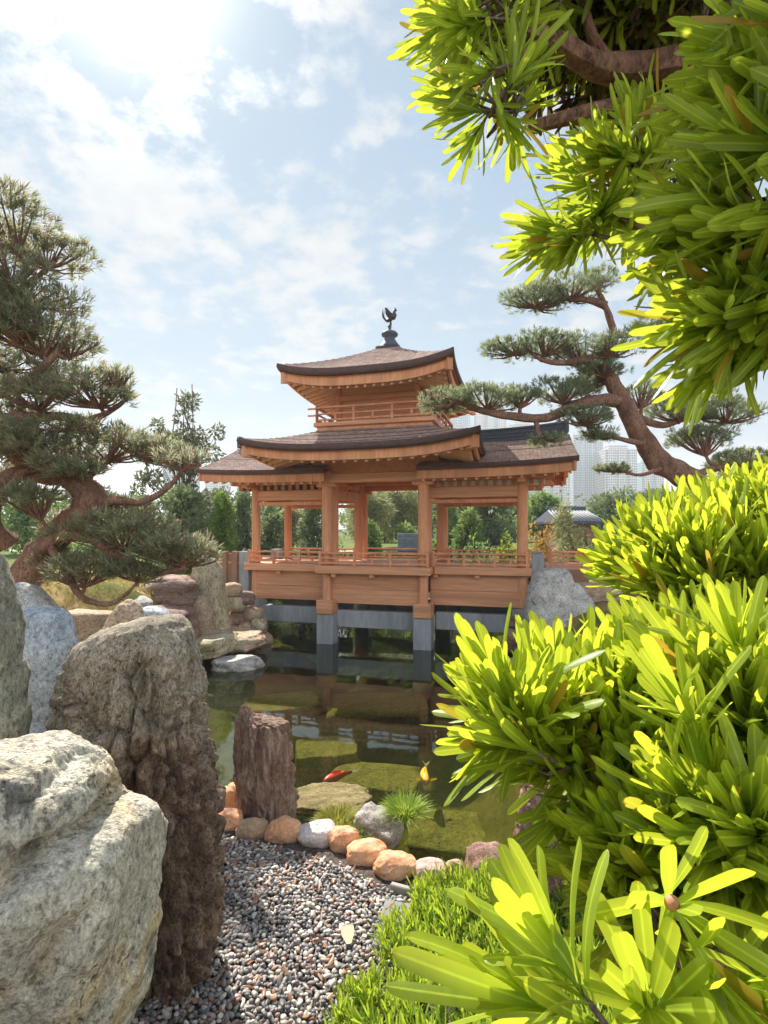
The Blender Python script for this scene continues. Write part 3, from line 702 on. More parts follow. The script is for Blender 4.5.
def smooth_rows(rows, n):
    rows = sorted(rows); ys = [r[0] for r in rows]
    out = []
    y0, y1 = ys[0], ys[-1]
    pts = catmull([Vector((r[0], r[1], r[2])) for r in rows], 8)
    py = np.array([p.x for p in pts]); xl = np.array([p.y for p in pts]); xr = np.array([p.z for p in pts])
    # arc-length style sampling: denser near the top where the outline closes
    q = np.concatenate([[0], np.cumsum(np.hypot(np.diff(py), np.maximum(np.abs(np.diff(xl)), np.abs(np.diff(xr)))*.6))])
    s = np.linspace(0, q[-1], n)
    return np.interp(s, q, py), np.interp(s, q, xl), np.interp(s, q, xr)
def rock(name, label, Yd, rows, mat, depth=.8, amp=.05, fs=1.6, seed=1, nr=70, na=80, crack=None, group=None, yoff=0.0, sq=2.4, strata=None, cat='rock', lean=0.0, grooves=(), lump=0.0):
    py, xl, xr = smooth_rows(rows, nr); V = []
    base = P((xl[-1]+xr[-1])/2, py[-1], Yd); H = (py[-1]-py[0])/F*Yd
    wmax = (xr-xl).max()/2/F*Yd
    for i in range(nr):
        c = P((xl[i]+xr[i])/2, py[i], Yd); hw = (xr[i]-xl[i])/2/F*Yd; hd = lerp(hw, wmax, .25)*depth if i > 2 else hw*depth
        hd = min(hd, wmax*depth)
        for k in range(na):
            a = 2*PI*k/na; ca, sa = math.cos(a), math.sin(a)
            r = (abs(ca)**sq+abs(sa)**sq)**(-1/sq)
            dr = Vector((ca*r, sa*r, 0)); p = Vector((c.x+ca*r*hw, c.y+sa*r*hd+yoff+lean*(c.z-base.z), c.z))
            q = p*fs+Vector((seed*13.1, seed*3.7, seed*5.3))
            d = amp*noise.fractal(q, .75, 2.1, 6)+amp*.6*(noise.ridged_multi_fractal(q*.8, .9, 2.1, 5, 1.0, 2.0)-1.0)
            if strata:
                zz = p.z*strata[0]+.5*noise.noise(q*.5)
                d += strata[1]*(abs((zz % 1)-.5)*2)**.5-strata[1]*.6
            if crack:
                z0, fx, fz, ca_ = crack
                m = 1-sst(z0-.15, z0+.25, p.z+.35*noise.noise(q*.7))
                if m > .01:
                    ds, _ = noise.voronoi(Vector((p.x*fx+.35*noise.noise(q*2), p.y*fx, p.z*fz+.35*noise.noise(q*2.3))))
                    g_ = sst(0, .28, ds[1]-ds[0]); d += m*ca_*(g_-1.0+.35*noise.noise(q*4))
                    ds, _ = noise.voronoi(Vector((p.x*fx*2.1, p.y*fx*2.1, p.z*fz*1.7))); d += m*ca_*.4*(sst(0, .3, ds[1]-ds[0])-1)
            if lump: d += lump*noise.noise(p*fs*.45+Vector((seed*2.1, seed, seed*.7)))
            if ca*0+sa < .5:
                for (gx0, gy0, gx1, gy1, gw, gd) in grooves:
                    A_, B_ = P(gx0, gy0, Yd), P(gx1, gy1, Yd); ex, ez = B_.x-A_.x, B_.z-A_.z
                    wx = p.x+.05*noise.noise(q*.9); wz = p.z+.05*noise.noise(q*.9+Vector((9, 9, 9)))
                    t = min(1, max(0, ((wx-A_.x)*ex+(wz-A_.z)*ez)/(ex*ex+ez*ez))); dd = math.hypot(wx-A_.x-t*ex, wz-A_.z-t*ez)/(gw/F*Yd)
                    d -= gd*math.exp(-dd*dd)
            nv = Vector((ca, sa, .15+(1.2 if i < nr*.12 else 0))).normalized()
            fade = min(1, i/4)
            V.append(p+nv*d*(.35+.65*fade))
    V = np.array([tuple(v-base) for v in V])
    idx = np.arange(nr*na).reshape(nr, na); nx_ = np.roll(idx, -1, 1)
    Q = np.stack([idx[:-1], idx[1:], nx_[1:], nx_[:-1]], -1).reshape(-1, 4)
    top = len(V); V = np.vstack([V, V[:na].mean(0)[None]])
    capq = np.array([(idx[0, k], nx_[0, k], top, top) for k in range(0)]).reshape(-1, 4).astype(int)
    me = bpy.data.meshes.new(name)
    faces = [tuple(int(t) for t in f) for f in Q]+[(int(idx[0, k]), int(nx_[0, k]), top) for k in range(na)]
    me.from_pydata([tuple(v) for v in V], [], faces)
    return tag(link(name, me, mat, None, True, base), label, cat, group)
_ico = {}
def ico(n):
    if n not in _ico:
        bm = bmesh.new(); bmesh.ops.create_icosphere(bm, subdivisions=n, radius=1); bm.verts.index_update()
        _ico[n] = ([v.co.copy() for v in bm.verts], [tuple(v.index for v in f.verts) for f in bm.faces]); bm.free()
    return _ico[n]
def stone(name, label, c, size, mat, seed=0, rz=0, amp=.18, cut=.0, sub=4, group=None, cat='stone', fs=1.3, flat=None, tilt=(0, 0)):
    vs, fs_ = ico(sub); out = []; Rm = Matrix.Rotation(rz, 3, 'Z') @ Matrix.Rotation(tilt[0], 3, 'X') @ Matrix.Rotation(tilt[1], 3, 'Y')
    for v in vs:
        q = v*fs+Vector((seed*9.7, seed*4.1, seed*2.3))
        p = v.copy()
        if cut:     # facet towards a box
            m = max(abs(p.x), abs(p.y), abs(p.z)); p = p.lerp(p/m*.8, cut)
        p *= 1+amp*noise.fractal(q, .9, 2.0, 5)
        if flat is not None and p.z > flat: p.z = flat+(p.z-flat)*.15
        out.append(Rm @ Vector((p.x*size[0], p.y*size[1], p.z*size[2])))
    me = bpy.data.meshes.new(name); me.from_pydata([tuple(p) for p in out], [], fs_)
    return tag(link(name, me, mat, None, True, c), label, cat, group)

# big rocks at the left
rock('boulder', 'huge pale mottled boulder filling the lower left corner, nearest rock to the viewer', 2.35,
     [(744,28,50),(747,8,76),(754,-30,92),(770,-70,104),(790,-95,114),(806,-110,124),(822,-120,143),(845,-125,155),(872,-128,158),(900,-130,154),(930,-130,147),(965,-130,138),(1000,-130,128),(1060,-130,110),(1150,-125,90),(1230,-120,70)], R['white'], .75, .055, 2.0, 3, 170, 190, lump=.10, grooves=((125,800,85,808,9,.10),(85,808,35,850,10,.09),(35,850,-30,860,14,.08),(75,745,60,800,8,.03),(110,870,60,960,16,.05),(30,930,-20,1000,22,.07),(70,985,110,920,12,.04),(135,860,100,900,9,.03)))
rock('rock_pillar', 'tall dark craggy stone pillar beside the gravel, rounded grey top and deeply cracked sides', 3.75,
     [(617,150,166),(620,140,176),(627,120,184),(637,98,191),(652,80,199),(672,70,207),(700,62,209),(740,52,210),(780,48,213),(830,50,216),(880,60,218),(925,75,217),(955,88,212),(985,100,206),(1015,110,200)], R['pillar'], .72, .045, 2.4, 7, 170, 170, crack=(2.25, 7.5, 3.4, .10), lump=.10, grooves=((62,735,110,700,14,.08),(150,640,175,700,14,.03),(120,760,205,770,10,.05)))
rock('standing_rock', 'grey green upright rock cut off by the left edge of the picture', 3.3,
     [(548,-18,-6),(556,-28,0),(580,-40,6),(612,-55,11),(650,-60,15),(690,-62,18),(725,-65,19),(760,-65,17),(800,-65,15),(900,-65,13),(1030,-65,11)], R['left'], .8, .05, 2, 11, 110, 110)
rock('boulder', 'smooth blue grey boulder wedged between the left edge rock and the craggy pillar', 5.6,
     [(607,30,52),(610,22,60),(618,14,66),(635,8,71),(660,6,75),(685,8,74),(705,12,68),(730,14,62),(800,14,60)], R['blue'], .8, .035, 1.8, 5, 80, 90)
rock('rock', 'small pointed brown rock rising just behind the top of the craggy pillar', 4.6,
     [(599,126,130),(604,120,136),(615,112,143),(628,107,147),(650,100,150),(700,95,155)], R['tan'], .8, .04, 2.6, 17, 50, 60)
rock('rock', 'small bluish white rock just right of the pointed one behind the pillar', 5.0,
     [(606,148,156),(609,143,166),(617,140,171),(640,138,173),(700,135,175)], R['blue'], .8, .03, 2.2, 19, 40, 60)
rock('rock', 'greenish grey rock with pale veins behind the blue grey boulder', 7.2,
     [(583,18,24),(588,14,34),(600,10,48),(615,5,56),(640,0,62),(700,0,66)], R['grey'], .9, .06, 1.6, 23, 60, 70)
rock('rock', 'pale tan block on the bank left of the pointed rock', 9.0,
     [(611,68,100),(613,64,112),(622,62,114),(640,60,112),(664,60,112)], R['tan'], .8, .06, 1.4, 29, 40, 60)
rock('rock', 'reddish brown rock under the left bonsai trunk', 10.5,
     [(562,22,36),(566,16,44),(578,12,50),(598,10,54),(630,10,56)], R['red'], .8, .08, 1.2, 31, 45, 60)
rock('rock', 'small round tan rock on the bank beneath the hanging bonsai limb', 9.6,
     [(628,78,92),(632,74,96),(640,73,98),(660,74,97)], R['tan'], .9, .03, 2, 37, 30, 40)
rock('rock', 'flat topped grey rock in the grass behind the brown layered rocks', 12.0,
     [(597,100,135),(600,94,146),(607,92,150),(635,90,150)], R['grey'], .8, .06, 1.2, 41, 30, 50)
rock('rock', 'upper block of the brown layered rocks on the left bank', 13.8,
     [(577,158,178),(580,152,192),(590,146,195),(604,140,195),(612,138,194),(640,136,192)], R['brown'], .9, .07, 1.1, 43, 60, 70, strata=(3.2, .10))
rock('rock', 'lower dark block of the brown layered rocks beside the water', 13.0,
     [(606,128,150),(609,118,186),(620,114,196),(640,110,196),(672,110,192)], R['brown'], .8, .08, 1.1, 47, 50, 70, strata=(3.2, .10))
rock('standing_rock', 'tall mossy tan rock standing by the left end of the pavilion', 14.6,
     [(556,203,209),(560,198,217),(570,195,223),(585,193,226),(605,193,228),(625,194,229),(655,195,230)], R['moss'], .7, .07, 1.0, 53, 80, 80)
rock('rock', 'small tan rock at the foot of the tall mossy rock', 14.0, [(596,197,203),(600,193,208),(612,191,212),(640,190,214)], R['tan'], .9, .05, 1.4, 59, 36, 48)
stone('slab', 'flat pale ledge slab overhanging the left shore of the pond', (-4.62, 13.3, .42), (1.0, .9, .30), R['moss'], 3, -.1, .16, .5, 5, None, 'rock', 1.2, .7, (.05, -.10))
stone('slab', 'darker brown ledge slab reaching right under the abutment stones', (-3.95, 14.1, .40), (.85, .7, .26), R['tan'], 5, -.3, .2, .5, 5, None, 'rock', 1.2, .7, (.02, .04))
stone('rock', 'low flat purple grey rock lying in the water off the left shore', on_plane(238, 665, .06), (.64, .42, .25), R['grey'], 8, .1, .18, .3, 5, None, 'rock', 1.3, .65)
# abutment stones left and right, each its own
rr = random.Random(4)
n = 0
WHERE = {}
def stack(spots, Y0, tints, group, where):
    for i, (px, py, w, h) in enumerate(spots):
        p = P(px, py, Y0+rr.uniform(-.15, .15))
        stone('abutment_stone', '', p, (w/F*Y0*.55, w/F*Y0*.5, h/F*Y0*.56), R[tints[i % len(tints)]], 60+i+int(px), rr.uniform(0, 3), .2, .45, 3, group)['label'] = where[i]
stack([(233,590,18,14),(246,598,18,14),(236,604,20,15),(252,614,20,16),(236,618,19,15),(247,628,20,14),(234,632,18,14),(259,626,16,16),(262,640,20,16),(246,642,20,16),(232,646,20,16)], 15.4,
      ['tan','brown','moss','tan','brown'], 'stones piled under the left abutment',
      ['topmost brown stone of the pile left of the pavilion', 'reddish stone touching the left concrete bearing block', 'mossy stone second from the top of the left pile', 'tan stone under the left concrete bearing block',
       'dark stone at the left side of the pile, halfway down', 'tan stone in the middle of the left abutment pile', 'reddish stone at the left edge of the pile, near the ledge slab', 'mossy stone at the right edge of the left pile',
       'tan stone at the bottom right of the left pile, at the waterline', 'brown stone at the bottom of the left pile, above the ledge', 'brown stone at the bottom left of the left pile'])
stack([(514,622,13,12),(524,624,12,12),(515,634,15,13),(526,637,14,13),(513,646,16,14),(526,650,16,14)], 14.2, ['brown','tan','tan','brown'], 'stones under the right abutment',
      ['round dark stone directly under the right concrete bearing block', 'tan stone right of the round dark one under the right abutment', 'tan stone in the second course of the right abutment', 'dark stone touching the grey boulder at the right abutment', 'brown stone at the waterline, left foot of the right abutment', 'tan stone at the waterline beneath the grey boulder'])
rock('boulder', 'big speckled grey white boulder at the right end of the pavilion', 12.9,
     [(568,548,560),(570,540,566),(578,533,571),(592,528,575),(610,527,577),(628,528,576),(645,530,575),(665,530,574)], R['grey'], .8, .06, 1.3, 61, 80, 90)
rock('boulder', 'paler wedge shaped boulder leaning on the right of the big speckled one', 12.7,
     [(583,573,578),(588,569,583),(598,564,590),(608,560,593),(618,560,592),(626,563,588),(640,566,584)], R['grey'], .8, .05, 1.4, 67, 50, 70)
rock('rock', 'small grey rock below the wedge shaped boulder', 12.5, [(618,566,578),(622,561,586),(632,559,589),(650,560,588),(670,562,586)], R['grey'], .8, .05, 1.5, 71, 36, 50)
rock('boulder', 'broad tan brown rock behind the grey boulders below the footbridge', 13.6, [(583,578,606),(587,572,618),(600,570,626),(620,570,630),(650,570,630)], R['tan'], .6, .06, 1.2, 73, 46, 60)
stone('rock', 'flat whitish rock on the right shore below the pavilion', on_plane(500, 668, .12), (.75, .5, .26), R['grey'], 21, -.2, .2, .4, 5, None, 'rock', 1.4, .6)
stone('rock', 'brown flat rock behind the whitish shore rock under the leaves', on_plane(540, 668, .15), (.6, .45, .32), R['tan'], 24, .3, .2, .4, 4, None, 'rock', 1.4, .6)
# rocks standing at the near edge of the pond
rock('standing_stone', 'upright banded brown stone with jagged top standing at the near pond edge', 5.85,
     [(705,241,245),(708,239,249),(716,237,256),(722,236,284),(728,236,290),(745,235,292),(775,234,295),(800,235,297),(818,236,297),(836,238,297)], R['wood'], .7, .03, 3.0, 79, 110, 110, crack=(3.0, 14, 1.6, .035))
stone('rock', 'rusty orange rock tucked against the left foot of the upright banded stone', on_plane(231, 806, .15), (.14, .14, .26), R['orange'], 31, .3, .2, .3, 4, None, 'rock')
stone('rock', 'cracked mossy ledge rock at the waterline right of the banded stone', (-.62, 6.45, -.02), (.52, .42, .13), R['slate'], 33, -.15, .22, .55, 5, None, 'rock', 1.6, .6)
stone('rock', 'white veined rock with grass on top at the pond edge behind the orange stones', on_plane(378, 828, .14), (.27, .22, .19), R['striped'], 36, -.5, .2, .4, 5, None, 'rock', 1.5, None, (.2, .35))
rock('standing_stone', 'rough reddish stone post half hidden by the leaves at the right', 4.3,
     [(778,530,545),(783,524,556),(800,520,561),(830,517,563),(860,515,565),(890,513,566),(915,512,568)], R['red'], .8, .03, 3.0, 83, 80, 80, crack=(3.0, 12, 6, .03))
# border stones round the gravel
BS = [(218,800,22,18,'tanr','small tan border stone, leftmost at the foot of the dark pillar'),(229,822,32,25,'orange','large orange border stone in front of the rusty rock'),(252,831,33,24,'tanr','brown border stone in front of the banded stone'),
      (284,832,38,27,'orange','cracked orange brown border stone right under the banded stone'),(318,835,42,25,'pinkw','pinkish white border stone, the only pale one in the row'),(344,841,32,28,'orange','orange border stone touching the pale one on its right'),
      (367,854,42,24,'orange','long pink orange border stone in front of the white veined rock'),(395,867,45,26,'orange','largest rust orange border stone just left of the grey kerb strip'),(431,872,38,22,'pink','dull pink border stone behind the grey kerb strip'),
      (455,873,22,26,'tanr','narrow tan border stone right of the dull pink one')]
for i, (px, py, w, h, mt, lb) in enumerate(BS):
    yy = 3.15*F/(py+h*.35-HZ); p = P(px, py, yy)
    stone('border_stone', lb, p, (w/F*yy*.50, w/F*yy*.36, h/F*yy*.52), R[mt], 90+i, rr.uniform(-.25, .25), .13, .15, 5, 'river stones edging the gravel')
stone('rock', 'big pink angular rock behind the end of the border stones', on_plane(488, 868, .22), (.24, .2, .2), R['red'], 121, .2, .2, .5, 4, None, 'rock')
stone('rock', 'pale round rock low beside the reddish stone post', on_plane(497, 884, .14), (.15, .13, .12), R['pinkw'], 122, .2, .12, .2, 4, None, 'rock')
# submerged rocks
stone('sunken_slab', 'big olive slab lying under the water behind the upright stone', P(328, 738, 8.75)+Vector((0,0,-.0)), (.62, .5, .30), R['algae'], 41, .2, .10, .75, 5, None, 'rock', 1.2, .55)
bpy.data.objects['sunken_slab'].location = (-.95, 8.7, -.42)
def sunk(lb, x, y, z, sz, seed, rz): stone('sunken_slab', lb, (x, y, z), sz, R['algae'], seed, rz, .10, .72, 4, None, 'rock', 1.2, .55)
sunk('wide olive slab under the water beneath the red fish', -.15, 7.9, -.52, (.85, .55, .28), 42, -.2)
sunk('dim slab under the water in the middle of the pond', -.1, 11.2, -.5, (1.3, .8, .3), 43, .1)
sunk('dark green slab under the water near the left shore', -2.2, 11.4, -.55, (1.0, .7, .3), 44, .3)
sunk('olive slab under the water below the yellow fish', .95, 6.6, -.6, (.85, .6, .3), 45, -.1)
sunk('yellow brown slab under the water left of the upright stone', -1.85, 6.6, -.35, (.75, .5, .28), 46, .4)
sunk('small pale stone under the water beside the pink angular rock', .75, 5.3, -.35, (.22, .18, .14), 47, .4)
sunk('small flat stone under the water behind the dull pink border stone', .3, 5.35, -.4, (.2, .16, .12), 48, .1)

# gravel: thousands of pebbles, one mass
def pebble_mat():
    m, nt, b, out = nodes('river_pebbles'); g_ = N(nt, 'ShaderNodeNewGeometry')
    c = ramp(nt, g_.outputs['Random Per Island'], [(.0, (.09,.09,.095)), (.16, (.17,.17,.175)), (.32, (.28,.275,.27)), (.46, (.27,.21,.195)), (.6, (.40,.38,.35)), (.74, (.38,.26,.20)), (.86, (.60,.55,.48)), (1, (.78,.74,.67))])
    nz = noise_(nt, coords(nt), 45, 4, .6); c = mixc(nt, 1.0, c, ramp(nt, nz, [(.3, (.7,.7,.7)), (.7, (1.2,1.2,1.2))]), 'MULTIPLY')
    nt.links.new(c, b.inputs['Base Color']); b.inputs['Roughness'].default_value = .5; b.inputs['Specular IOR Level'].default_value = .4; return m
GP = np.array([(-2.35,5.75),(-1.7,5.4),(-1.0,5.15),(-.4,4.9),(-.05,4.62),(.25,4.4),(.5,4.1),(.1,3.5),(-.1,2.7),(-2.6,2.7),(-2.6,4.4)])
def inpoly(P_, x, y):
    ins = np.zeros(x.shape, bool)
    for i in range(len(P_)):
        a, b = P_[i], P_[(i+1) % len(P_)]
        ins ^= ((a[1] > y) != (b[1] > y)) & (x < (b[0]-a[0])*(y-a[1])/(b[1]-a[1]+1e-12)+a[0])
    return ins
rng = np.random.default_rng(11)
bv, bf = ico(2); bv = np.array([tuple(v) for v in bv]); bf = np.array(bf)
cs = []
for lay in range(2):
    st = .035 if lay == 0 else .047
    gx, gy = np.meshgrid(np.arange(-2.6, .5, st), np.arange(2.7, 5.8, st)); gx = gx.ravel()+rng.uniform(-.016, .016, gx.size); gy = gy.ravel()+rng.uniform(-.016, .016, gy.size)
    k = inpoly(GP, gx, gy); cs.append(np.stack([gx[k], gy[k], np.full(k.sum(), .205+.016*lay)+rng.uniform(0, .008, k.sum())], 1))
cs = np.concatenate(cs); n = len(cs)
sz = np.stack([rng.uniform(.011, .027, n)*rng.choice([.8, 1, 1, 1.2, 1.7], n), rng.uniform(.011, .020, n), rng.uniform(.008, .013, n)], 1)
an = rng.uniform(0, 6.28, n); tl = rng.normal(0, .3, n)
sh = bv[None]*sz[:, None]
sh = np.stack([sh[..., 0]*np.cos(tl)[:, None]+sh[..., 2]*np.sin(tl)[:, None], sh[..., 1], -sh[..., 0]*np.sin(tl)[:, None]+sh[..., 2]*np.cos(tl)[:, None]], -1)
sh = np.stack([sh[..., 0]*np.cos(an)[:, None]-sh[..., 1]*np.sin(an)[:, None], sh[..., 0]*np.sin(an)[:, None]+sh[..., 1]*np.cos(an)[:, None], sh[..., 2]], -1)+cs[:, None]
Qp = (bf[None]+(np.arange(n)*len(bv))[:, None, None]).reshape(-1, 3)
tag(np_mesh('gravel', sh.reshape(-1, 3), Qp, pebble_mat(), None, True), 'bed of grey river pebbles between the dark pillar and the green ground plants', 'gravel', None, 'stuff')
# dry leaves scattered on it
n = 550; k = inpoly(GP, *(q := rng.uniform((-2.5, 2.8), (.4, 5.6), (n, 2))).T); q = q[k]; n = len(q)
q = q+0; cl = noise
pc = np.column_stack([q, rng.uniform(.228, .25, n)]); an = rng.uniform(0, 6.28, n)
V, Q, U, kk = leaf_strips(pc, np.column_stack([np.cos(an), np.sin(an), rng.normal(.1, .25, n)]), np.column_stack([-np.sin(an), np.cos(an), rng.normal(0, .3, n)]), rng.uniform(.03, .08, n), rng.uniform(.016, .04, n), rng.normal(.2, .5, n), 4, 3, False, .3)
tag(np_mesh('fallen_leaves', V, Q, leaf_mat('dry_leaf', (.22,.07,.04), (.52,.30,.18), (.5,.28,.14), .2), None, True, None, U, np.repeat(rng.uniform(0, 1, n), kk)), 'dry brown leaves scattered over the grey pebbles', 'leaf litter', None, 'stuff')
n = 1; an = np.array([1.9])
V, Q, U, kk = leaf_strips(np.array([(on_plane(349, 944, .25))]), np.array([[-.15, .95, .1]]), np.array([[1., .1, .1]]), np.array([.15]), np.array([.10]), np.array([.1]), 6, 3, True, .1)
tag(np_mesh('fallen_leaf', V, Q, simple_mat('tan_leaf', (.62,.47,.33), .15, 30, .8), None, True, None, U), 'single broad tan leaf lying flat on the pebbles', 'leaf')
# grey kerb strip and paving slab
M['slab'] = simple_mat('grey_slate_paving', (.24,.245,.25), .2, 6, .8, (1,1,1), .3, (.17,.17,.17))
def strip(name, label, a, b_, w, h, z0, mat, cat):
    a = Vector((a[0], a[1], 0)); b_ = Vector((b_[0], b_[1], 0)); d = (b_-a); L = d.length; ang = math.atan2(d.y, d.x)
    m = MB(); m.box(0, L, -w/2, w/2, 0, h, None, .008); o = m.build(name, mat, None, False, True, (a.x, a.y, z0)); o.rotation_euler = (0, 0, ang); return tag(o, label, cat)
A = on_plane(391, 893, .18); B = on_plane(442, 907, .18)
strip('kerb', 'thin grey metal kerb strip in front of the dull pink border stone', A.xy, B.xy, .05, .11, .16, simple_mat('grey_kerb', (.36,.33,.31), .1, 8, .6), 'kerb')
for (a, c, lb) in (((382, 912), (440, 922), 'grey paving slab directly in front of the metal kerb strip'), ((376, 936), (430, 948), 'second grey paving slab, half under the ground plants')):
    strip('paving_slab', lb, on_plane(*a, .22).xy, on_plane(*c, .22).xy, .24, .05, .195, M['slab'], 'paving slab')

# ------------------------------------------------------------------ koi
def koi(name, label, nose, tail, mat, L, zc):
    a, b_ = Vector(nose), Vector(tail); d = (b_-a); d.z = 0; d.normalize(); sd = Vector((-d.y, d.x, 0)); o = Vector((a.x, a.y, zc))
    prof = [(0, .012), (.04, .05), (.12, .085), (.25, .105), (.4, .10), (.55, .08), (.7, .05), (.82, .03), (.86, .028)]
    rows = []
    for t, r in prof:
        bend = .05*math.sin(t*4)*L; c = Vector((t*L, bend, 0))
        rows.append([c+Vector((0, math.cos(2*PI*k/14)*r*L*.95, math.sin(2*PI*k/14)*r*L*1.1)) for k in range(15)])
    t_ = thing(name, label, 'fish', o, math.atan2(d.y, d.x))
    b = MB(); b.grid(rows); b.build('body', mat, t_, True)
    te = Vector((.86*L, .05*math.sin(.86*4)*L, 0))
    b = MB(); b.add([te+Vector((-.03*L, .012*L, .0)), te+Vector((.20*L, .09*L, .05*L)), te+Vector((.12*L, .0, 0)), te+Vector((.20*L, -.10*L, .03*L)), te+Vector((-.03*L, -.012*L, .0))], [(0,1,2), (2,3,4), (0,2,4)])
    b.build('tail_fin', M['finpale'], t_)
    for s in (-1, 1):
        b = MB(); b.add([(.18*L, s*.085*L, -.02*L), (.26*L, s*.09*L, -.02*L), (.36*L, s*.22*L, -.03*L), (.27*L, s*.23*L, -.03*L)], [(0,1,2,3)]); b.build('side_fin', mat, t_)
        b = MB(); b.add(*ico(2)); b.v = [tuple(Vector(v)*.012*L+Vector((.06*L, s*.055*L, .03*L))) for v in b.v]; b.build('eye', M['bronze'], t_, True)
    b = MB(); b.add([(.28*L, .045*L, .10*L), (.36*L, .05*L, .17*L), (.56*L, .04*L, .12*L), (.58*L, .035*L, .07*L)], [(0,1,2,3)]); b.build('back_fin', mat, t_)
M['koired'] = simple_mat('red_koi', (.80,.075,.025), .15, 14, .35, (1,1,1), .05); M['koigold'] = simple_mat('golden_koi', (.85,.45,.02), .12, 14, .35, (1,1,1), .05)
M['finpale'] = simple_mat('pale_fin', (.75,.55,.42), .1, 12, .5)
ZF = -.035
koi('koi', 'red koi swimming just under the water to the left', on_plane(323, 783, ZF), on_plane(360, 768, ZF), M['koired'], .56, ZF)
koi('koi', 'golden yellow koi swimming towards the viewer just under the water', on_plane(427, 784, ZF), on_plane(424, 748, ZF), M['koigold'], .62, ZF)

# ------------------------------------------------------------------ foliage
LM = {}
LM['near'] = leaf_mat('fresh_podocarpus_leaf', (.075,.17,.02), (.36,.46,.04), (.74,.84,.06), .54, .38, True, .5, (.03, (.52,.36,.04)))
LM['over'] = leaf_mat('overhanging_podocarpus_leaf', (.045,.125,.025), (.31,.42,.04), (.72,.84,.07), .52, .38, True, .5, (.05, (.46,.30,.04)))
LM['shade'] = leaf_mat('shade_brown_podocarpus_leaf', (.045,.05,.018), (.14,.12,.045), (.20,.20,.05), .25, .5, True, .3, (.35, (.16,.085,.05)))  # crown interior shade put into the leaf colour, mixed with dead brown leaves
LM['cover'] = leaf_mat('ground_cover_leaf', (.11,.22,.025), (.30,.43,.05), (.70,.82,.07), .45, .45)
LM['left'] = leaf_mat('left_bonsai_leaf', (.085,.125,.06), (.26,.29,.17), (.52,.54,.32), .52, .55, False, .25, (.20, (.30,.18,.15)))
LM['pine'] = leaf_mat('pine_needle', (.06,.095,.05), (.24,.28,.155), (.44,.50,.26), .46, .5)
def bgleaf(name, lo, hi, tr, tw=.35): LM[name] = leaf_mat(name, lo, hi, tr, tw, .6, False, .2)
bgleaf('dark_leaf', (.08,.13,.075), (.22,.29,.14), (.38,.46,.2)); bgleaf('mid_leaf', (.085,.16,.05), (.23,.33,.11), (.40,.52,.15))
bgleaf('bright_leaf', (.08,.17,.03), (.17,.30,.06), (.30,.48,.08)); bgleaf('lime_leaf', (.16,.26,.02), (.34,.42,.04), (.55,.62,.05))
bgleaf('olive_leaf', (.20,.22,.09), (.38,.39,.19), (.55,.54,.25)); bgleaf('amber_leaf', (.34,.17,.03), (.58,.35,.07), (.68,.40,.08))
bgleaf('grey_leaf', (.10,.12,.07), (.20,.21,.12), (.25,.28,.13)); bgleaf('grass_leaf', (.15,.26,.03), (.36,.48,.08), (.55,.68,.10)); bgleaf('drymoss_leaf', (.25,.25,.04), (.45,.43,.09), (.5,.5,.1))

def unit(rng, n):
    v = rng.normal(0, 1, (n, 3)); return v/np.linalg.norm(v, axis=1, keepdims=True)

def shoots_in(blobs, rng, spacing, up, sunv, face=None):
    """shoot bases on and inside lumpy blobs; axes point outwards and up"""
    Cs, As = [], []
    for c, r in blobs:
        c = np.array(c); r = np.array(r); area = 4*PI*((r[0]*r[1])**1.6/3+(r[0]*r[2])**1.6/3+(r[1]*r[2])**1.6/3)**(1/1.6)
        n = int(area/spacing**2); u = unit(rng, n*3)
        if face is not None:
            k = (u @ np.array(face)) > -.25; u = u[k]
        u = u[:n]; rad = 1-.38*rng.uniform(0, 1, len(u))**1.8
        p = c+u*r*rad[:, None]
        a = u/r; a /= np.linalg.norm(a, axis=1, keepdims=True)
        a = a*.75+np.array(up)*.7+np.array(sunv)*.15+rng.normal(0, .22, a.shape)
        Cs.append(p); As.append(a)
    return np.concatenate(Cs), np.concatenate(As)

def px_blob(px, py, Yd, rx, rz, ry):
    c = P(px, py, Yd); return (tuple(c), (rx/F*Yd, ry, rz/F*Yd))
def twigs(name, C_, A_, roots, mat, parent, rad=.004, back=.09, every=1):
    b = MB()
    for i in range(0, len(C_), every):
        c = Vector(C_[i]); a = Vector(A_[i]).normalized(); r = min(roots, key=lambda q: (Vector(q)-c).length)
        p0 = c+a*.01; p1 = c-a*back; p2 = lerp(p1, Vector(r), .45)+(Vector((0, 0, -.02)) if every == 1 and rad < .0035001 and back > .06 else Vector())
        b.tube([p2, p1, p0], [rad*1.6, rad*1.2, rad*.7], 5, 0, 0, False)
    return tag(b.build(name, mat, parent, True, False), kind='stuff')
SUNV = Vector((-.42, .68, .60)).normalized()

# lower right podocarpus shrub
rng = np.random.default_rng(21)
base = Vector((1.15, 1.15, 1.5))
sh_ = thing('podocarpus_shrub', 'lush bright yellow green broad needled shrub filling the lower right foreground', 'shrub', base)
def near_plant(parent, base, groups, leafmat, seed, woods):
    rng = np.random.default_rng(seed)
    for nm, blobs, spacing, up, face, k, L, W, spread, roots in groups:
        C_, A_ = shoots_in(blobs, rng, spacing, up, tuple(SUNV), face)
        d = C_-np.array([0, 0, CAMZ]); keep = (np.linalg.norm(d, axis=1) > .45); C_, A_ = C_[keep], A_[keep]
        V, Q, U, T = tufts(C_-np.array(base), A_, k, L, W, spread, rng, 7, 3, True, .22, .42)
        np_mesh(nm, V, Q, leafmat, parent, True, None, U, T)
        twigs('twigs', C_-np.array(base), A_, [Vector(r)-base for r in roots], M['bark_grey'], parent, .0035)
def W3(px, py, Yd): return P(px, py, Yd)
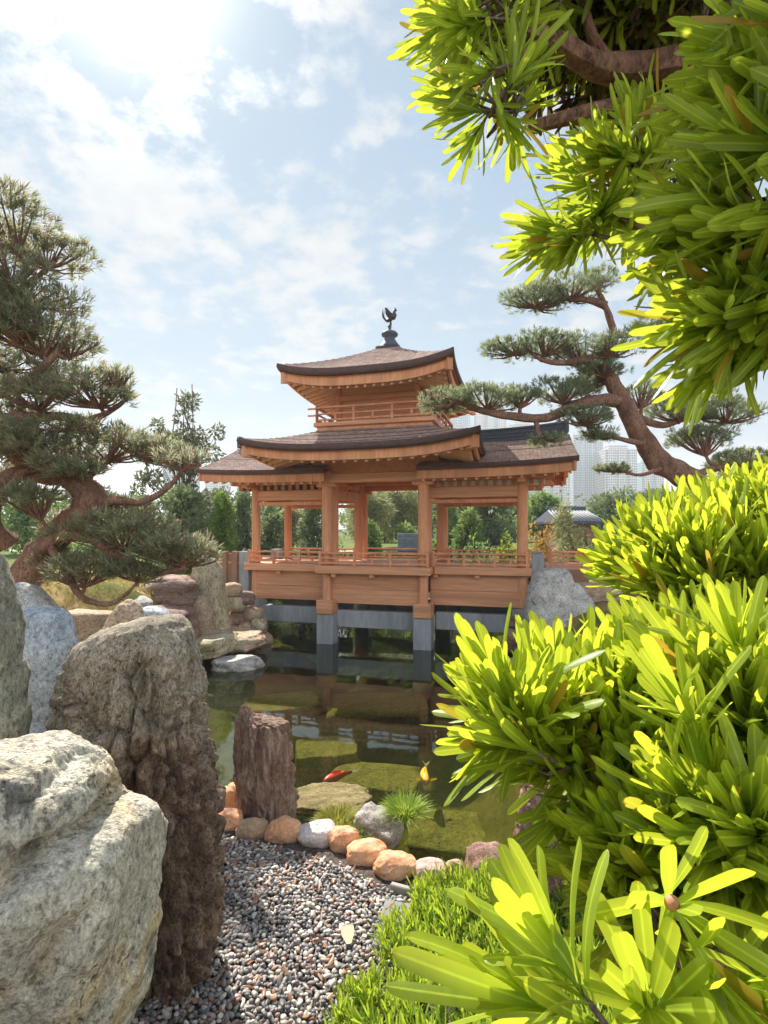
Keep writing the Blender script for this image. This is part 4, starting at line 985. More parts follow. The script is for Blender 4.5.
root_lo = [W3(760, 640, 1.5), W3(700, 860, 1.05), W3(640, 800, 1.05), W3(760, 960, .75), W3(560, 770, 1.0)]
near_plant(sh_, base, [
    ('upper_foliage', [px_blob(735, 580, 1.50, 110, 55, .30), px_blob(698, 580, 1.45, 42, 32, .14), px_blob(668, 582, 1.42, 20, 16, .10), px_blob(780, 545, 1.6, 80, 50, .25)], .080, (-.15, -.05, 1.1), (-.15, -.7, .6), 18, .145, .0175, .48, root_lo),
    ('middle_foliage', [px_blob(730, 740, 1.12, 110, 85, .26), px_blob(635, 748, 1.10, 72, 52, .18), px_blob(565, 728, 1.08, 50, 34, .13), px_blob(520, 718, 1.0, 34, 26, .08), px_blob(590, 770, 1.0, 30, 34, .08), px_blob(735, 720, .95, 66, 44, .12)], .076, (-.45, -.05, 1.1), (-.2, -.8, .45), 19, .160, .0190, .46, root_lo),
    ('lower_foliage', [px_blob(725, 880, .92, 100, 60, .18), px_blob(650, 870, .88, 48, 42, .12), px_blob(735, 830, .80, 60, 50, .10)], .074, (-.40, -.25, .9), (-.2, -.85, .3), 19, .150, .0190, .52, root_lo),
  ], LM['near'], 31, None)
# hand placed sprays: the long leaved shoots at the left tips and the rosette with a bud
C_ = np.array([tuple(W3(*p)) for p in ((566, 968, .52), (560, 1012, .53), (520, 745, .88), (505, 700, .95), (690, 960, .60), (580, 800, .92), (650, 1010, .56), (735, 990, .60), (690, 720, .80), (740, 660, .85))])
A_ = np.array([(-.62, .1, .85), (-.95, -.05, .38), (-.8, -.05, .40), (-.45, 0, .9), (-.05, -1, .05), (-.7, -.3, -.35), (-.3, -.4, .5), (.1, -.6, .4), (-.5, -.2, .75), (-.35, -.2, .9)])
V, Q, U, T = tufts(C_-np.array(base), A_, 19, .155, .0195, .52, np.random.default_rng(3), 9, 3, True, .18, .5, np.array([.9, .8, .9, .8, .6, .2, .5, .4, .7, .8]))
np_mesh('front_sprays', V, Q, LM['near'], sh_, True, None, U, T)
twigs('twigs', C_-np.array(base), A_, [Vector(c)-Vector(a).normalized()*.11 for c, a in zip(C_-np.array(base), A_)], M['bark_grey'], sh_, .0035)
Cb = np.array([tuple(W3(672, 903, .60)-base)]); V, Q, U, T = tufts(Cb, np.array([(.05, -1., .12)]), 13, .105, .0185, 1.25, np.random.default_rng(12), 9, 3, True, .15, .25, np.array([.6]))
np_mesh('bud_rosette', V, Q, LM['near'], sh_, True, None, U, T)
bud = MB(); pb = W3(672, 903, .585); bud.add(*ico(2)); bud.v = [tuple(Vector(v)*.0085) for v in bud.v]
bud.build('bud', simple_mat('pink_bud', (.55,.25,.16), .2, 60, .6), sh_, True, True, pb-base)
sb = MB()
for pts, r0 in (([(1.15,1.15,1.4), tuple(W3(740, 800, 1.2)), tuple(W3(700, 860, 1.05)), tuple(W3(640, 800, 1.05)), tuple(W3(560, 770, 1.0))], .035), ([(1.15,1.15,1.4), (1.2, 1.3, 2.2), tuple(W3(770, 680, 1.5)), tuple(W3(735, 610, 1.5))], .04), ([(1.1,1.1,1.4), tuple(W3(790, 1000, .8)), tuple(W3(760, 960, .75)), tuple(W3(640, 960, .62))], .025)):
    pp = catmull([Vector(p)-base for p in pts], 6); sb.tube(pp, [lerp(r0, r0*.25, i/(len(pp)-1)) for i in range(len(pp))], 9, .2)
sb.build('stems', M['bark_grey'], sh_, True, False)

# overhanging podocarpus tree at the upper right
tb = Vector((2.3, 1.6, 1.4))
ot = thing('podocarpus_tree', 'broad needled tree hanging over the upper right corner with a reddish limb', 'tree', tb)
tr_ = MB()
pp = catmull([p-tb for p in (Vector((2.3, 1.6, 1.3)), Vector((2.25, 1.6, 2.4)), Vector((2.1, 1.55, 3.6)), Vector((1.7, 1.45, 4.3)))], 8)
tr_.tube(pp, [lerp(.14, .09, i/(len(pp)-1)) for i in range(len(pp))], 14, .15); tr_.build('trunk', M['bark_red'], ot, True, False)
for pts, r0 in (([Vector((1.7, 1.45, 4.3)), W3(760, 75, 1.42), W3(690, 62, 1.38), W3(610, 70, 1.33), W3(545, 38, 1.28), W3(490, 20, 1.22)], .055),
                ([Vector((2.05, 1.55, 3.7)), W3(770, 130, 1.45), W3(690, 108, 1.4), W3(600, 112, 1.35), W3(530, 128, 1.3)], .045),
                ([Vector((2.1, 1.55, 3.5)), W3(800, 280, 1.2), W3(760, 250, .95), W3(740, 180, .85)], .03), ([Vector((2.1, 1.55, 3.4)), W3(790, 330, 1.1), W3(745, 330, .9)], .02),
                ([W3(610, 70, 1.33), W3(590, 30, 1.3), W3(580, -20, 1.3)], .02), ([W3(545, 38, 1.28), W3(500, 70, 1.25), W3(460, 90, 1.2)], .015)):
    b = MB(); pp = catmull([p-tb for p in pts], 7); b.tube(pp, [lerp(r0, r0*.3, i/(len(pp)-1)) for i in range(len(pp))], 10, .22, 3); b.build('limb', M['bark_red'], ot, True, False)
root_up = [W3(610, 70, 1.33), W3(545, 38, 1.28), W3(600, 112, 1.35), W3(690, 62, 1.38), W3(740, 180, .85), W3(745, 330, .9), W3(760, 250, .95), W3(690, 108, 1.4)]
near_plant(ot, tb, [
    ('branch_foliage', [px_blob(600, -40, 1.34, 130, 42, .28), px_blob(474, 32, 1.24, 34, 38, .13), px_blob(492, 98, 1.20, 34, 30, .11), px_blob(690, -25, 1.40, 90, 46, .25), px_blob(510, -20, 1.28, 60, 32, .16)], .085, (-.5, -.05, -.05), None, 15, .130, .0140, .60, root_up),
    ('inner_foliage', [px_blob(612, 190, 1.28, 40, 36, .13), px_blob(578, 218, 1.25, 24, 26, .09), px_blob(655, 160, 1.35, 40, 32, .13)], .080, (-.6, -.1, .05), None, 16, .135, .0145, .55, root_up),
    ('front_foliage', [px_blob(792, 190, .86, 70, 95, .14), px_blob(812, 65, .85, 70, 70, .14), px_blob(728, 222, .92, 28, 32, .09)], .100, (-.85, -.25, .15), (-.6, -.7, .1), 17, .150, .0175, .50, root_up),
    ('hanging_foliage', [px_blob(775, 310, .92, 66, 42, .14), px_blob(728, 325, .95, 30, 24, .09)], .085, (-.9, -.25, -.12), (-.6, -.7, 0), 18, .150, .0160, .48, root_up),
  ], LM['over'], 41, None)
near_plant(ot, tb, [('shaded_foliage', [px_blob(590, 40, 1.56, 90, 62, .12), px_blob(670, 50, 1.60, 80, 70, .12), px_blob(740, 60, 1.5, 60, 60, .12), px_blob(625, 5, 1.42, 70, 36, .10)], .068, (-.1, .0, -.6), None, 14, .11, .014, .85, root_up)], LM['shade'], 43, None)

# ground cover at the foot of the shrub
rng = np.random.default_rng(8); n = 2600
q = rng.uniform((-.45, 2.3), (3.2, 4.55), (n, 2)); k = (q[:, 0] > -.42+.42*np.maximum(0, (q[:, 1]-2.9))+.06*np.sin(q[:, 1]*9)); q = q[k]
hz = np.array([noise.noise(Vector((x*2.2, y*2.2, 1))) for x, y in q])
edge = np.clip((q[:, 0]+.42-.42*np.maximum(0, q[:, 1]-2.9))/.5, 0, 1)
Cg = np.column_stack([q, .20+.10*edge+.10*hz*edge+rng.uniform(-.02, .12, len(q))])
Ag = np.column_stack([rng.normal(-.1, .3, len(q)), rng.normal(-.05, .3, len(q)), np.ones(len(q))])
V, Q, U, T = tufts(Cg, Ag, 12, .155, .0125, .48, rng, 4, 2, True, .2, .6)
tag(np_mesh('ground_cover', V, Q, LM['cover'], None, True, None, U, T), 'carpet of bright green narrow leaved plants beside the gravel', 'ground cover', None, 'stuff')

# grass tufts at the pond edge
def grass(name, label, c, r, n, L, mat, seed, cat='grass tuft'):
    rng = np.random.default_rng(seed); n = int(n*1.7); a = rng.uniform(0, 6.28, n); rr_ = r*np.sqrt(rng.uniform(0, 1, n))
    p = np.column_stack([np.cos(a)*rr_, np.sin(a)*rr_, rng.uniform(-.02, .03, n)])
    d = np.column_stack([np.cos(a)*rr_/r*.8+rng.normal(0, .25, n), np.sin(a)*rr_/r*.8+rng.normal(0, .25, n), np.ones(n)])
    V, Q, U, kk = leaf_strips(p, d, np.column_stack([-np.sin(a), np.cos(a), 0*a]), L*rng.uniform(.5, 1.1, n), np.full(n, .0085), rng.normal(.35, .3, n), 4, 2)
    return tag(np_mesh(name, V, Q, LM[mat], None, True, c, U, np.repeat(rng.uniform(0, 1, n), kk)), label, cat)
grass('grass_tuft', 'green grass tuft growing on the right end of the white veined rock', on_plane(405, 815, .28), .13, 420, .20, 'grass_leaf', 1)
grass('grass_tuft', 'low yellow green mossy grass between the pale border stone and the ledge rock', on_plane(338, 822, .12), .20, 700, .11, 'drymoss_leaf', 2)
grass('grass_tuft', 'thin green grass sprig between the orange border stone and the veined rock', on_plane(356, 838, .12), .10, 200, .12, 'grass_leaf', 3)

# dry lawn on the left bank
rng = np.random.default_rng(15); q = rng.uniform((-11, 8.5), (-4.6, 19), (5200, 2)); q = q[pond_sd(q[:, 0], q[:, 1]) > .7]
q = q[np.array([noise.noise(Vector((x*.5, y*.5, 7))) > -.25 for x, y in q])]
V, Q, U, T = tufts(np.column_stack([q, height(q[:, 0], q[:, 1])+.02]), np.column_stack([rng.normal(0, .3, (len(q), 2)), np.ones(len(q))]), 8, .10, .010, .7, rng, 2, 2, False, .2, .4)
tag(np_mesh('lawn_grass', V, Q, leaf_mat('dry_lawn_blade', (.16,.16,.04), (.50,.38,.15), (.5,.42,.15), .3), None, False, None, U, T), 'short dry grass on the left bank', 'grass', None, 'stuff')

# cloud pruned trees ------------------------------------------------------------
def pruned_tree(name, label, base_px, Yd, trunk, widths, limbs, pads, leafmat, barkmat, L, W, k, spacing, seed, depthf=.75, cat='tree', yjit=.5):
    rng = np.random.default_rng(seed); b0 = P(*base_px, Yd); t = thing(name, label, cat, b0); s = Yd/F
    rs = random.Random(seed)
    def pt(p, dy=0): return P(p[0], p[1], Yd+(p[2] if len(p) > 2 else 0)+dy)-b0
    b = MB(); pp = catmull([pt(p) for p in trunk], 8); m = len(pp)-1
    rad = [np.interp(i/m*(len(widths)-1), range(len(widths)), widths)*s/2 for i in range(m+1)]
    b.tube(pp, rad, 18, .28, seed); b.build('trunk', barkmat, t, True, False)
    nodes_ = list(pp)
    for L_, w0 in limbs:
        b = MB(); lp = catmull([pt(p) for p in L_], 7); m = len(lp)-1
        b.tube(lp, [lerp(w0, w0*.3, i/m)*s/2 for i in range(m+1)], 10, .25, seed+3); b.build('limb', barkmat, t, True, False); nodes_ += lp
    for (px, py, rx, ry, *dy) in pads:
        c = pt((px, py), dy[0] if dy else rs.uniform(-yjit, yjit)); r = np.array([rx*s, rx*s*depthf, ry*s])
        # a pad is a lumpy dome made of several overlapping lobes
        lobes = [(np.array(c), r*.8)]
        for q in range(9):
            a = rs.uniform(0, 6.28); f = rs.uniform(.35, .82)
            lobes.append((np.array(c)+np.array([math.cos(a)*r[0]*f, math.sin(a)*r[1]*f, (rs.uniform(-.45, .45))*r[2]]), r*np.array([rs.uniform(.28, .45), rs.uniform(.28, .45), rs.uniform(.35, .6)])))
        Cs, As = [], []
        for c_, r_ in lobes:
            n = int(2.2*PI*r_[0]*r_[1]/spacing**2*rs.uniform(.7, 1.2)); u = unit(rng, n*2); u = u[u[:, 2] > -.35][:n]
            Cs.append(c_+u*r_*(1-.3*rng.uniform(0, 1, (len(u), 1))**2)); a = u*np.array([1, 1, .9])+np.array([0, 0, .55])+rng.normal(0, .25, u.shape); As.append(a)
        C_, A_ = np.concatenate(Cs), np.concatenate(As)
        V, Q, U, T = tufts(C_, A_, k, L, W, .75, rng, 2, 2, False, .15, .6)
        np_mesh('foliage_pad', V, Q, leafmat, t, False, None, U, T)
        tw = MB(); hub = min(nodes_, key=lambda q: (q-(c-Vector((0, 0, r[2]*.6)))).length)
        sel = rng.choice(len(C_), min(len(C_), 26), False)
        mid = lerp(hub, c-Vector((0, 0, r[2]*.55)), .6)
        tw.tube(catmull([hub, lerp(hub, mid, .5)+Vector((0, 0, -.04)), mid], 4), [2.6*s, 2.4*s, 2.2*s, 2.1*s, 2*s, 1.9*s, 1.8*s, 1.7*s, 1.6*s], 6, .2)
        for i in sel:
            e = Vector(C_[i]); m1 = lerp(mid, e, .5)+Vector((0, 0, -.12*r[2])); tw.tube([mid, m1, e], [1.3*s, .9*s, .4*s], 5, 0, 0, False)
        tag(tw.build('twigs', barkmat, t, True, False), kind='stuff')
    return t
pruned_tree('podocarpus_bonsai', 'big pruned old tree with twisted reddish trunk and layered foliage pads at the left edge', (12, 600), 8.0,
    [(6, 612), (22, 580), (48, 545), (72, 522), (90, 498), (70, 478), (35, 470), (5, 440), (-18, 390), (-26, 320), (-22, 250)], [36, 32, 27, 26, 29, 22, 20, 18, 16, 13, 8],
    [([(40, 552, -.2), (62, 536, -.3), (90, 538, -.4), (112, 553, -.5), (140, 565, -.6), (165, 572, -.7), (186, 567, -.7)], 14),
     ([(52, 548, -.3), (68, 575, -.5), (82, 597, -.6), (108, 604, -.7), (126, 594, -.7), (136, 584, -.7)], 8),
     ([(90, 492), (105, 505, -.1), (112, 500, -.2), (140, 502, -.2), (165, 490, -.3), (180, 474, -.3)], 12),
     ([(80, 485), (95, 470), (110, 455), (120, 440)], 10),
     ([(-15, 420), (20, 417), (55, 416), (90, 419), (115, 408), (130, 395)], 12),
     ([(-24, 400), (20, 385), (50, 360), (70, 335)], 12), ([(-25, 320), (20, 290), (55, 262)], 9), ([(30, 470), (0, 480, -.4), (-20, 500, -.5)], 18), ([(10, 545), (-10, 520, -.2), (5, 485, -.3), (30, 470, -.2)], 22)],
    [(5, 226, 66, 24), (50, 256, 44, 22), (0, 300, 40, 26), (5, 320, 40, 24), (20, 380, 50, 24), (0, 440, 40, 24), (60, 430, 40, 14), (5, 265, 45, 30), (25, 300, 60, 22), (40, 335, 62, 32), (5, 350, 55, 35), (75, 352, 28, 18), (95, 392, 46, 24), (35, 395, 40, 22), (5, 415, 50, 20), (112, 378, 24, 14),
     (110, 450, 62, 24), (160, 455, 34, 20), (35, 452, 50, 26), (10, 480, 30, 20), (72, 525, 34, 18, .3), (125, 533, 55, 24, -.5), (175, 550, 46, 17, -.6), (88, 572, 46, 17, -.6), (120, 512, 40, 16, .2), (60, 560, 26, 14, -.2), (182, 462, 26, 13, -.3), (188, 556, 32, 15, -.7), (138, 574, 26, 10, -.7), (30, 498, 34, 16, -.6), (70, 470, 40, 14, -.4)],
    LM['left'], M['bark_red'], .135, .018, 9, .140, 51)
pruned_tree('pine_bonsai', 'tall leaning pruned pine with flat needle pads behind the right wing roof', (738, 600), 12.0,
    [(745, 640), (728, 560), (712, 505), (690, 480), (660, 462), (640, 435), (624, 405), (612, 382), (604, 362), (613, 335), (606, 308), (596, 288)], [32, 29, 26, 24, 22, 20, 17, 13, 10, 8, 6, 4],
    [([(622, 402), (600, 400, -.2), (575, 406, -.4), (545, 418, -.5), (510, 416, -.6), (480, 410, -.7), (455, 400, -.8), (430, 398, -.8)], 13),
     ([(606, 368), (588, 360), (565, 363, .2), (542, 360, .3), (528, 350, .3)], 9), ([(606, 306), (588, 300), (562, 299), (535, 304)], 8),
     ([(612, 385), (590, 378, .4), (570, 380, .6)], 6), ([(630, 415), (662, 425, .3), (690, 418, .5), (725, 418, .6)], 9), ([(650, 445), (625, 440, -.4), (600, 432, -.6), (585, 420, -.7)], 6),
     ([(690, 478), (715, 468, .2), (745, 466, .4)], 10), ([(668, 465), (640, 475, -.5), (615, 468, -.7)], 5), ([(612, 335), (632, 335, .2), (650, 330, .4)], 7)],
    [(535, 300, 36, 17), (572, 290, 36, 19), (600, 280, 26, 13), (507, 350, 32, 14), (545, 345, 34, 17), (585, 352, 36, 18), (620, 345, 30, 18), (600, 372, 26, 12), (445, 402, 32, 15, -.8), (487, 400, 34, 14, -.7), (520, 396, 24, 11, -.5), (560, 392, 34, 14, -.3), (592, 385, 26, 13),
     (545, 443, 17, 11, -.9), (585, 418, 30, 14, -.6), (600, 436, 20, 10, -.6), (680, 410, 42, 20, .4), (725, 415, 40, 22, .6), (700, 440, 38, 16, .5), (745, 462, 40, 16, .4), (612, 470, 18, 6, -.7), (655, 325, 28, 14, .4), (640, 395, 24, 12, .2)],
    LM['pine'], M['bark_red'], .11, .013, 11, .115, 61, .8)

# background trees ---------------------------------------------------------------
def crown(blobs, leafL, n, rng, aspect=.5, droop=0.0):
    tot = sum(r[0]*r[1]+r[1]*r[2]+r[0]*r[2] for _, r in blobs); Ps, Ds, Ts = [], [], []
    for c, r in blobs:
        m = max(20, int(n*(r[0]*r[1]+r[1]*r[2]+r[0]*r[2])/tot)); u = unit(rng, m)
        w = np.array([1+.5*noise.noise(Vector(v*2.2)+Vector(c)) for v in u])
        Ps.append(np.array(c)+u*np.array(r)*(w*(1-.35*rng.uniform(0, 1, m)**2))[:, None]); Ds.append(u+rng.normal(0, .7, u.shape)+np.array([0, 0, -droop])); Ts.append(np.clip(rng.normal(rng.uniform(.25, .75), .2, m), 0, 1))
    p, d, T = np.concatenate(Ps), np.concatenate(Ds), np.concatenate(Ts); m = len(p)
    V, Q, U, kk = leaf_strips(p, d, unit(rng, m), leafL*rng.uniform(.6, 1.4, m), leafL*aspect*rng.uniform(.7, 1.3, m), rng.normal(0, .4, m), 2, 2)
    return V, Q, U, np.repeat(T, kk)
def bg_tree(name, label, px, ytop, ybase, wpx, Yd, mat, kind='round', seed=0, n=1500, leaf=None, group='trees beyond the pavilion', cat='tree', bark=None):
    n = int(n*2.3); leaf = leaf or .0072*Yd; rng = np.random.default_rng(seed+100); rs = random.Random(seed+100); s = Yd/F
    b0 = P(px, ybase, Yd); gz = float(height(np.array([b0.x]), np.array([b0.y]))[0]); b0.z = gz-.05
    H = P(px, ytop, Yd).z-b0.z; Rr = wpx*s/2; t = thing(name, label, cat, b0, 0, group); leaf = leaf or .006*Yd; blobs = []; tr = MB()
    def tubep(pts, r0, r1, nn=7):
        pp = catmull([Vector(p) for p in pts], 4); tr.tube(pp, [lerp(r0, r1, i/(len(pp)-1)) for i in range(len(pp))], nn, .2, seed)
    top = Vector((rs.uniform(-.1, .1)*Rr, 0, H*.85)); r0 = max((.012 if kind == 'airy' else .03)*H, .04)
    tubep([(0, 0, 0), (rs.uniform(-.06, .06)*H, 0, H*.3), (rs.uniform(-.08, .08)*H, 0, H*.6), top], r0, r0*.25)
    if kind == 'round':
        for i in range(15):
            a = rs.uniform(0, 6.28); f = rs.uniform(.1, .75); zz = rs.uniform(.18, .88); q = (1-abs(zz-.5)*1.1)
            c = (math.cos(a)*Rr*f*q, math.sin(a)*Rr*f*q*.8, H*zz); k = rs.uniform(.28, .46); blobs.append((c, (Rr*k, Rr*k*.9, min(H*.18, Rr*k)*rs.uniform(.7, 1.1))))
            if i < 7: tubep([(0, 0, H*.3*rs.uniform(.8, 1.4)), tuple(Vector(c)*.6+Vector((0, 0, H*.15))), c], r0*.5, r0*.12, 5)
        asp = .55; dr = 0
    elif kind == 'bush':
        for i in range(12):
            a = rs.uniform(0, 6.28); f = rs.uniform(.0, .7); c = (math.cos(a)*Rr*f, math.sin(a)*Rr*f*.8, H*rs.uniform(.2, .68)); k = rs.uniform(.3, .45); blobs.append((c, (Rr*k, Rr*k, H*rs.uniform(.2, .32))))
            tubep([(0, 0, 0), tuple(Vector(c)*.5), c], .05, .015, 5)
        asp = .5; dr = 0
    elif kind == 'cloud':
        m = 9
        for i in range(m):
            zz = lerp(.32, .93, i/(m-1)); sgn = 1 if i % 2 else -1; off = (1-zz*.75)*rs.uniform(.4, .75) if i < m-1 else 0; c = (sgn*Rr*off, rs.uniform(-.4, .4)*Rr, H*zz); k = lerp(.5, .3, zz)
            blobs.append((c, (Rr*k, Rr*k, H*.075))); blobs.append(((c[0]+rs.uniform(-.2, .2)*Rr, c[1], c[2]+H*.03), (Rr*k*.6, Rr*k*.6, H*.07)))
            tubep([(0, 0, H*zz*.8), (c[0]*.5, c[1]*.5, H*zz*.88), (c[0], c[1], H*zz-H*.03)], r0*.5, r0*.15, 5)
        asp = .4; dr = -.4
    elif kind == 'conifer':
        m = 12
        for i in range(m):
            zz = lerp(.14, .97, i/(m-1)); w = (1.05-zz)*rs.uniform(.8, 1.15)
            for q in range(4):
                a = rs.uniform(0, 6.28); blobs.append(((math.cos(a)*Rr*w*.6, math.sin(a)*Rr*w*.6, H*zz), (Rr*w*.5, Rr*w*.5, H*.05)))
        asp = .35; dr = .3
    elif kind == 'airy':
        for i in range(34):
            a = rs.uniform(0, 6.28); f = rs.uniform(.1, 1); c = (math.cos(a)*Rr*f, math.sin(a)*Rr*f, H*rs.uniform(.35, .98)*(1-.25*f)); k = rs.uniform(.10, .17); blobs.append((c, (Rr*k, Rr*k, Rr*k)))
            tubep([(0, 0, H*.25), tuple(Vector((c[0]*.4, c[1]*.4, c[2]*.7))), c], r0*.35, r0*.06, 5)
        asp = .5; dr = 0
    elif kind == 'willow':
        for i in range(16):
            a = rs.uniform(0, 6.28); f = rs.uniform(.1, .85); zz = rs.uniform(.35, .92); c = (math.cos(a)*Rr*f*(1.25-zz*.6), math.sin(a)*Rr*f, H*zz); k = rs.uniform(.16, .26); blobs.append((c, (Rr*k, Rr*k, H*rs.uniform(.12, .22))))
            tubep([(0, 0, H*.2), tuple(Vector((c[0]*.5, c[1]*.5, c[2]*.8))), c], r0*.4, r0*.08, 5)
        asp = .16; dr = .6; leaf *= 1.7
    tr.build('trunk', bark or M['bark_dark'], t, True, False)
    V, Q, U, T = crown(blobs, leaf, n, rng, asp, dr); np_mesh('crown', V, Q, LM[mat], t, False, None, U, T)
    return t
G = 'trees beyond the pavilion'
TREES = [
 ('airy_tree', 'loose airy tree with sparse leaf clusters rising left of the left wing roof', 183, 385, 560, 100, 24, 'grey_leaf', 'airy', 1, 1500),
 ('pruned_tree', 'dark blue green pruned tree between the left bonsai and the light green tree', 185, 478, 565, 66, 21, 'dark_leaf', 'round', 2, 2200),
 ('young_tree', 'small light green tree with dark trunk left of the pavilion', 221, 495, 562, 44, 20, 'bright_leaf', 'cloud', 3, 1700),
 ('pruned_tree', 'dark pruned tree seen just left of the leftmost front column', 243, 492, 562, 44, 25, 'dark_leaf', 'cloud', 4, 1800),
 ('pruned_tree', 'very dark pruned tree seen between the two leftmost columns', 268, 508, 560, 46, 23, 'dark_leaf', 'cloud', 5, 1800),
 ('bush', 'bright lime bush low behind the left bay railing', 268, 535, 560, 36, 27, 'lime_leaf', 'bush', 6, 800),
 ('pruned_tree', 'spreading dark pruned tree in the second half of the left bay', 312, 500, 562, 50, 26, 'dark_leaf', 'cloud', 7, 1900),
 ('tree', 'yellow green tree in the left bay beside the thin rear column', 288, 505, 558, 34, 33, 'olive_leaf', 'round', 8, 1100),
 ('shade_tree', 'olive feathery tree filling the left half of the centre bay', 365, 487, 556, 74, 38, 'olive_leaf', 'willow', 9, 2400),
 ('shade_tree', 'pale olive feathery tree in the right half of the centre bay', 402, 484, 556, 66, 42, 'olive_leaf', 'willow', 10, 2400),
 ('pruned_pine', 'dark umbrella shaped pruned pine low in the centre bay', 371, 524, 556, 34, 27, 'mid_leaf', 'cloud', 11, 1600),
 ('bush', 'rounded green bush beside the stone terrace in the centre bay', 408, 522, 552, 30, 36, 'mid_leaf', 'bush', 12, 900),
 ('conifer', 'dark conifer directly left of the rear column of the right bay', 450, 495, 556, 46, 32, 'mid_leaf', 'conifer', 13, 1900),
 ('shade_tree', 'large dark green tree in the middle of the right bay', 486, 488, 556, 74, 36, 'dark_leaf', 'round', 14, 2600),
 ('conifer', 'mid green layered conifer in front of the large dark tree in the right bay', 468, 512, 558, 46, 28, 'mid_leaf', 'cloud', 15, 1700),
 ('bush', 'bright yellow green bush beside the rightmost front column', 507, 528, 558, 40, 25, 'lime_leaf', 'bush', 16, 1100),
 ('maple', 'orange yellow autumn tree right of the rightmost column', 543, 508, 560, 38, 26, 'amber_leaf', 'bush', 17, 900),
 ('bush', 'low amber bush at the foot of the autumn tree', 536, 535, 560, 26, 24, 'amber_leaf', 'bush', 18, 600),
 ('bamboo_bush', 'wispy tan green bush behind the footbridge railing', 582, 515, 562, 64, 22, 'olive_leaf', 'willow', 19, 2200),
 ('shade_tree', 'mid green tree behind the orange autumn tree', 545, 494, 556, 56, 44, 'mid_leaf', 'round', 20, 1700),
 ('shade_tree', 'dark spreading tree right of the small tiled hall under the leaning pine', 650, 494, 560, 110, 24, 'dark_leaf', 'cloud', 21, 3000),
 ('shade_tree', 'dark green tree behind the small tiled hall', 612, 490, 556, 60, 46, 'dark_leaf', 'round', 22, 1600),
 ('shade_tree', 'olive tree at the right edge behind the yellow green shrub', 748, 425, 560, 90, 19, 'olive_leaf', 'round', 23, 2200),
 ('shade_tree', 'mid green tree far left behind the bonsai trunk', 25, 480, 560, 90, 30, 'mid_leaf', 'round', 24, 1600),
 ('shade_tree', 'grey green tree behind the middle of the left bonsai', 95, 470, 560, 80, 34, 'grey_leaf', 'round', 25, 1800),
 ('shade_tree', 'bright green tree behind the lower pads of the left bonsai', 140, 498, 560, 60, 30, 'bright_leaf', 'round', 26, 1400),
 ('bush', 'bright bush at the end of the left parapet walkway', 207, 545, 570, 26, 18.5, 'lime_leaf', 'bush', 27, 700),
 ('bush', 'low green bush on the left bank behind the tall mossy rock', 178, 542, 575, 50, 18.5, 'mid_leaf', 'bush', 28, 1100),
 ('bush', 'dark low hedge bush far behind the left bonsai', 95, 535, 560, 70, 26, 'mid_leaf', 'bush', 29, 1100),
 ('bush', 'round clipped bush behind the railing in the left part of the centre bay', 345, 538, 558, 28, 24, 'mid_leaf', 'bush', 30, 800),
 ('bush', 'dark bush hidden behind the leaves at the far right bank', 690, 515, 575, 90, 17, 'dark_leaf', 'bush', 31, 1500),
 ('shade_tree', 'soft green tree far behind the middle of the centre bay', 385, 500, 552, 90, 58, 'mid_leaf', 'round', 32, 1800),
 ('shade_tree', 'dark tree far behind the left bay', 285, 492, 552, 90, 55, 'dark_leaf', 'round', 33, 1800),
 ('shade_tree', 'soft green tree far behind the right bay', 515, 497, 552, 80, 60, 'mid_leaf', 'round', 34, 1800),
 ('shade_tree', 'soft green tree far behind the rear column of the right bay', 435, 498, 552, 80, 62, 'mid_leaf', 'round', 35, 1600),
 ('shade_tree', 'grey green tree far behind the light green young tree', 215, 488, 552, 90, 50, 'grey_leaf', 'round', 36, 1800),
 ('bush', 'clipped dark bush at the foot of the left centre column', 325, 533, 556, 34, 29, 'dark_leaf', 'bush', 37, 900),
 ('bush', 'mid green bush behind the railing in the middle of the right bay', 480, 533, 556, 44, 25, 'mid_leaf', 'bush', 38, 1000),
 ('bush', 'dark bush beside the rear column of the right bay', 452, 535, 556, 34, 26, 'dark_leaf', 'bush', 39, 900),
 ('bush', 'grey green bush left of the second column behind the railing', 303, 537, 556, 36, 25, 'grey_leaf', 'bush', 40, 900),
 ('bush', 'bright bush beneath the young tree left of the pavilion', 228, 540, 560, 34, 22, 'bright_leaf', 'bush', 41, 900),
 ('bush', 'dark bush behind the right end of the footbridge', 615, 528, 560, 60, 21, 'dark_leaf', 'bush', 42, 1200),
]
for tpl in TREES:
    nm, lb, px, yt, yb, w, Yd, mt, kd, sd, n = tpl; bg_tree(nm, lb, px, yt, yb, w, Yd, mt, kd, sd, n)
# dead bare pole stems above the airy tree
tg = thing('bare_stem', 'two thin bare upright stems above the airy tree at the left', 'stem', P(178, 480, 24.5))
b = MB()
for pts in ([(178, 480), (172, 440), (176, 405), (177, 388)], [(193, 470), (193, 420), (192, 384)]):
    b.tube([P(x, y, 24.5)-P(178, 480, 24.5) for x, y in pts], .025, 5)
bpy.data.objects.remove(tg); tag(b.build('bare_stem', M['bark_grey'], None, True, True, P(178, 480, 24.5)), 'two thin bare upright stems above the airy tree at the left', 'stem')
# far wood as one mass
rng = np.random.default_rng(77); blobs = []; rs = random.Random(77)
for i in range(90):
    Yd = rs.uniform(60, 105); px = rs.uniform(-150, 920); x = (px-CX)/F*Yd; h = (530-rs.uniform(494, 512))/F*Yd+1.3; blobs.append(((x, Yd, 1.9+h*.45), (rs.uniform(3, 5), rs.uniform(3, 5), h*.6)))
V, Q, U, T = crown(blobs, .55, 16000, rng, .6)
tag(np_mesh('far_woodland', V, Q, LM['dark_leaf'], None, False, None, U, T), 'distant belt of dark trees below the towers', 'woodland', None, 'stuff')

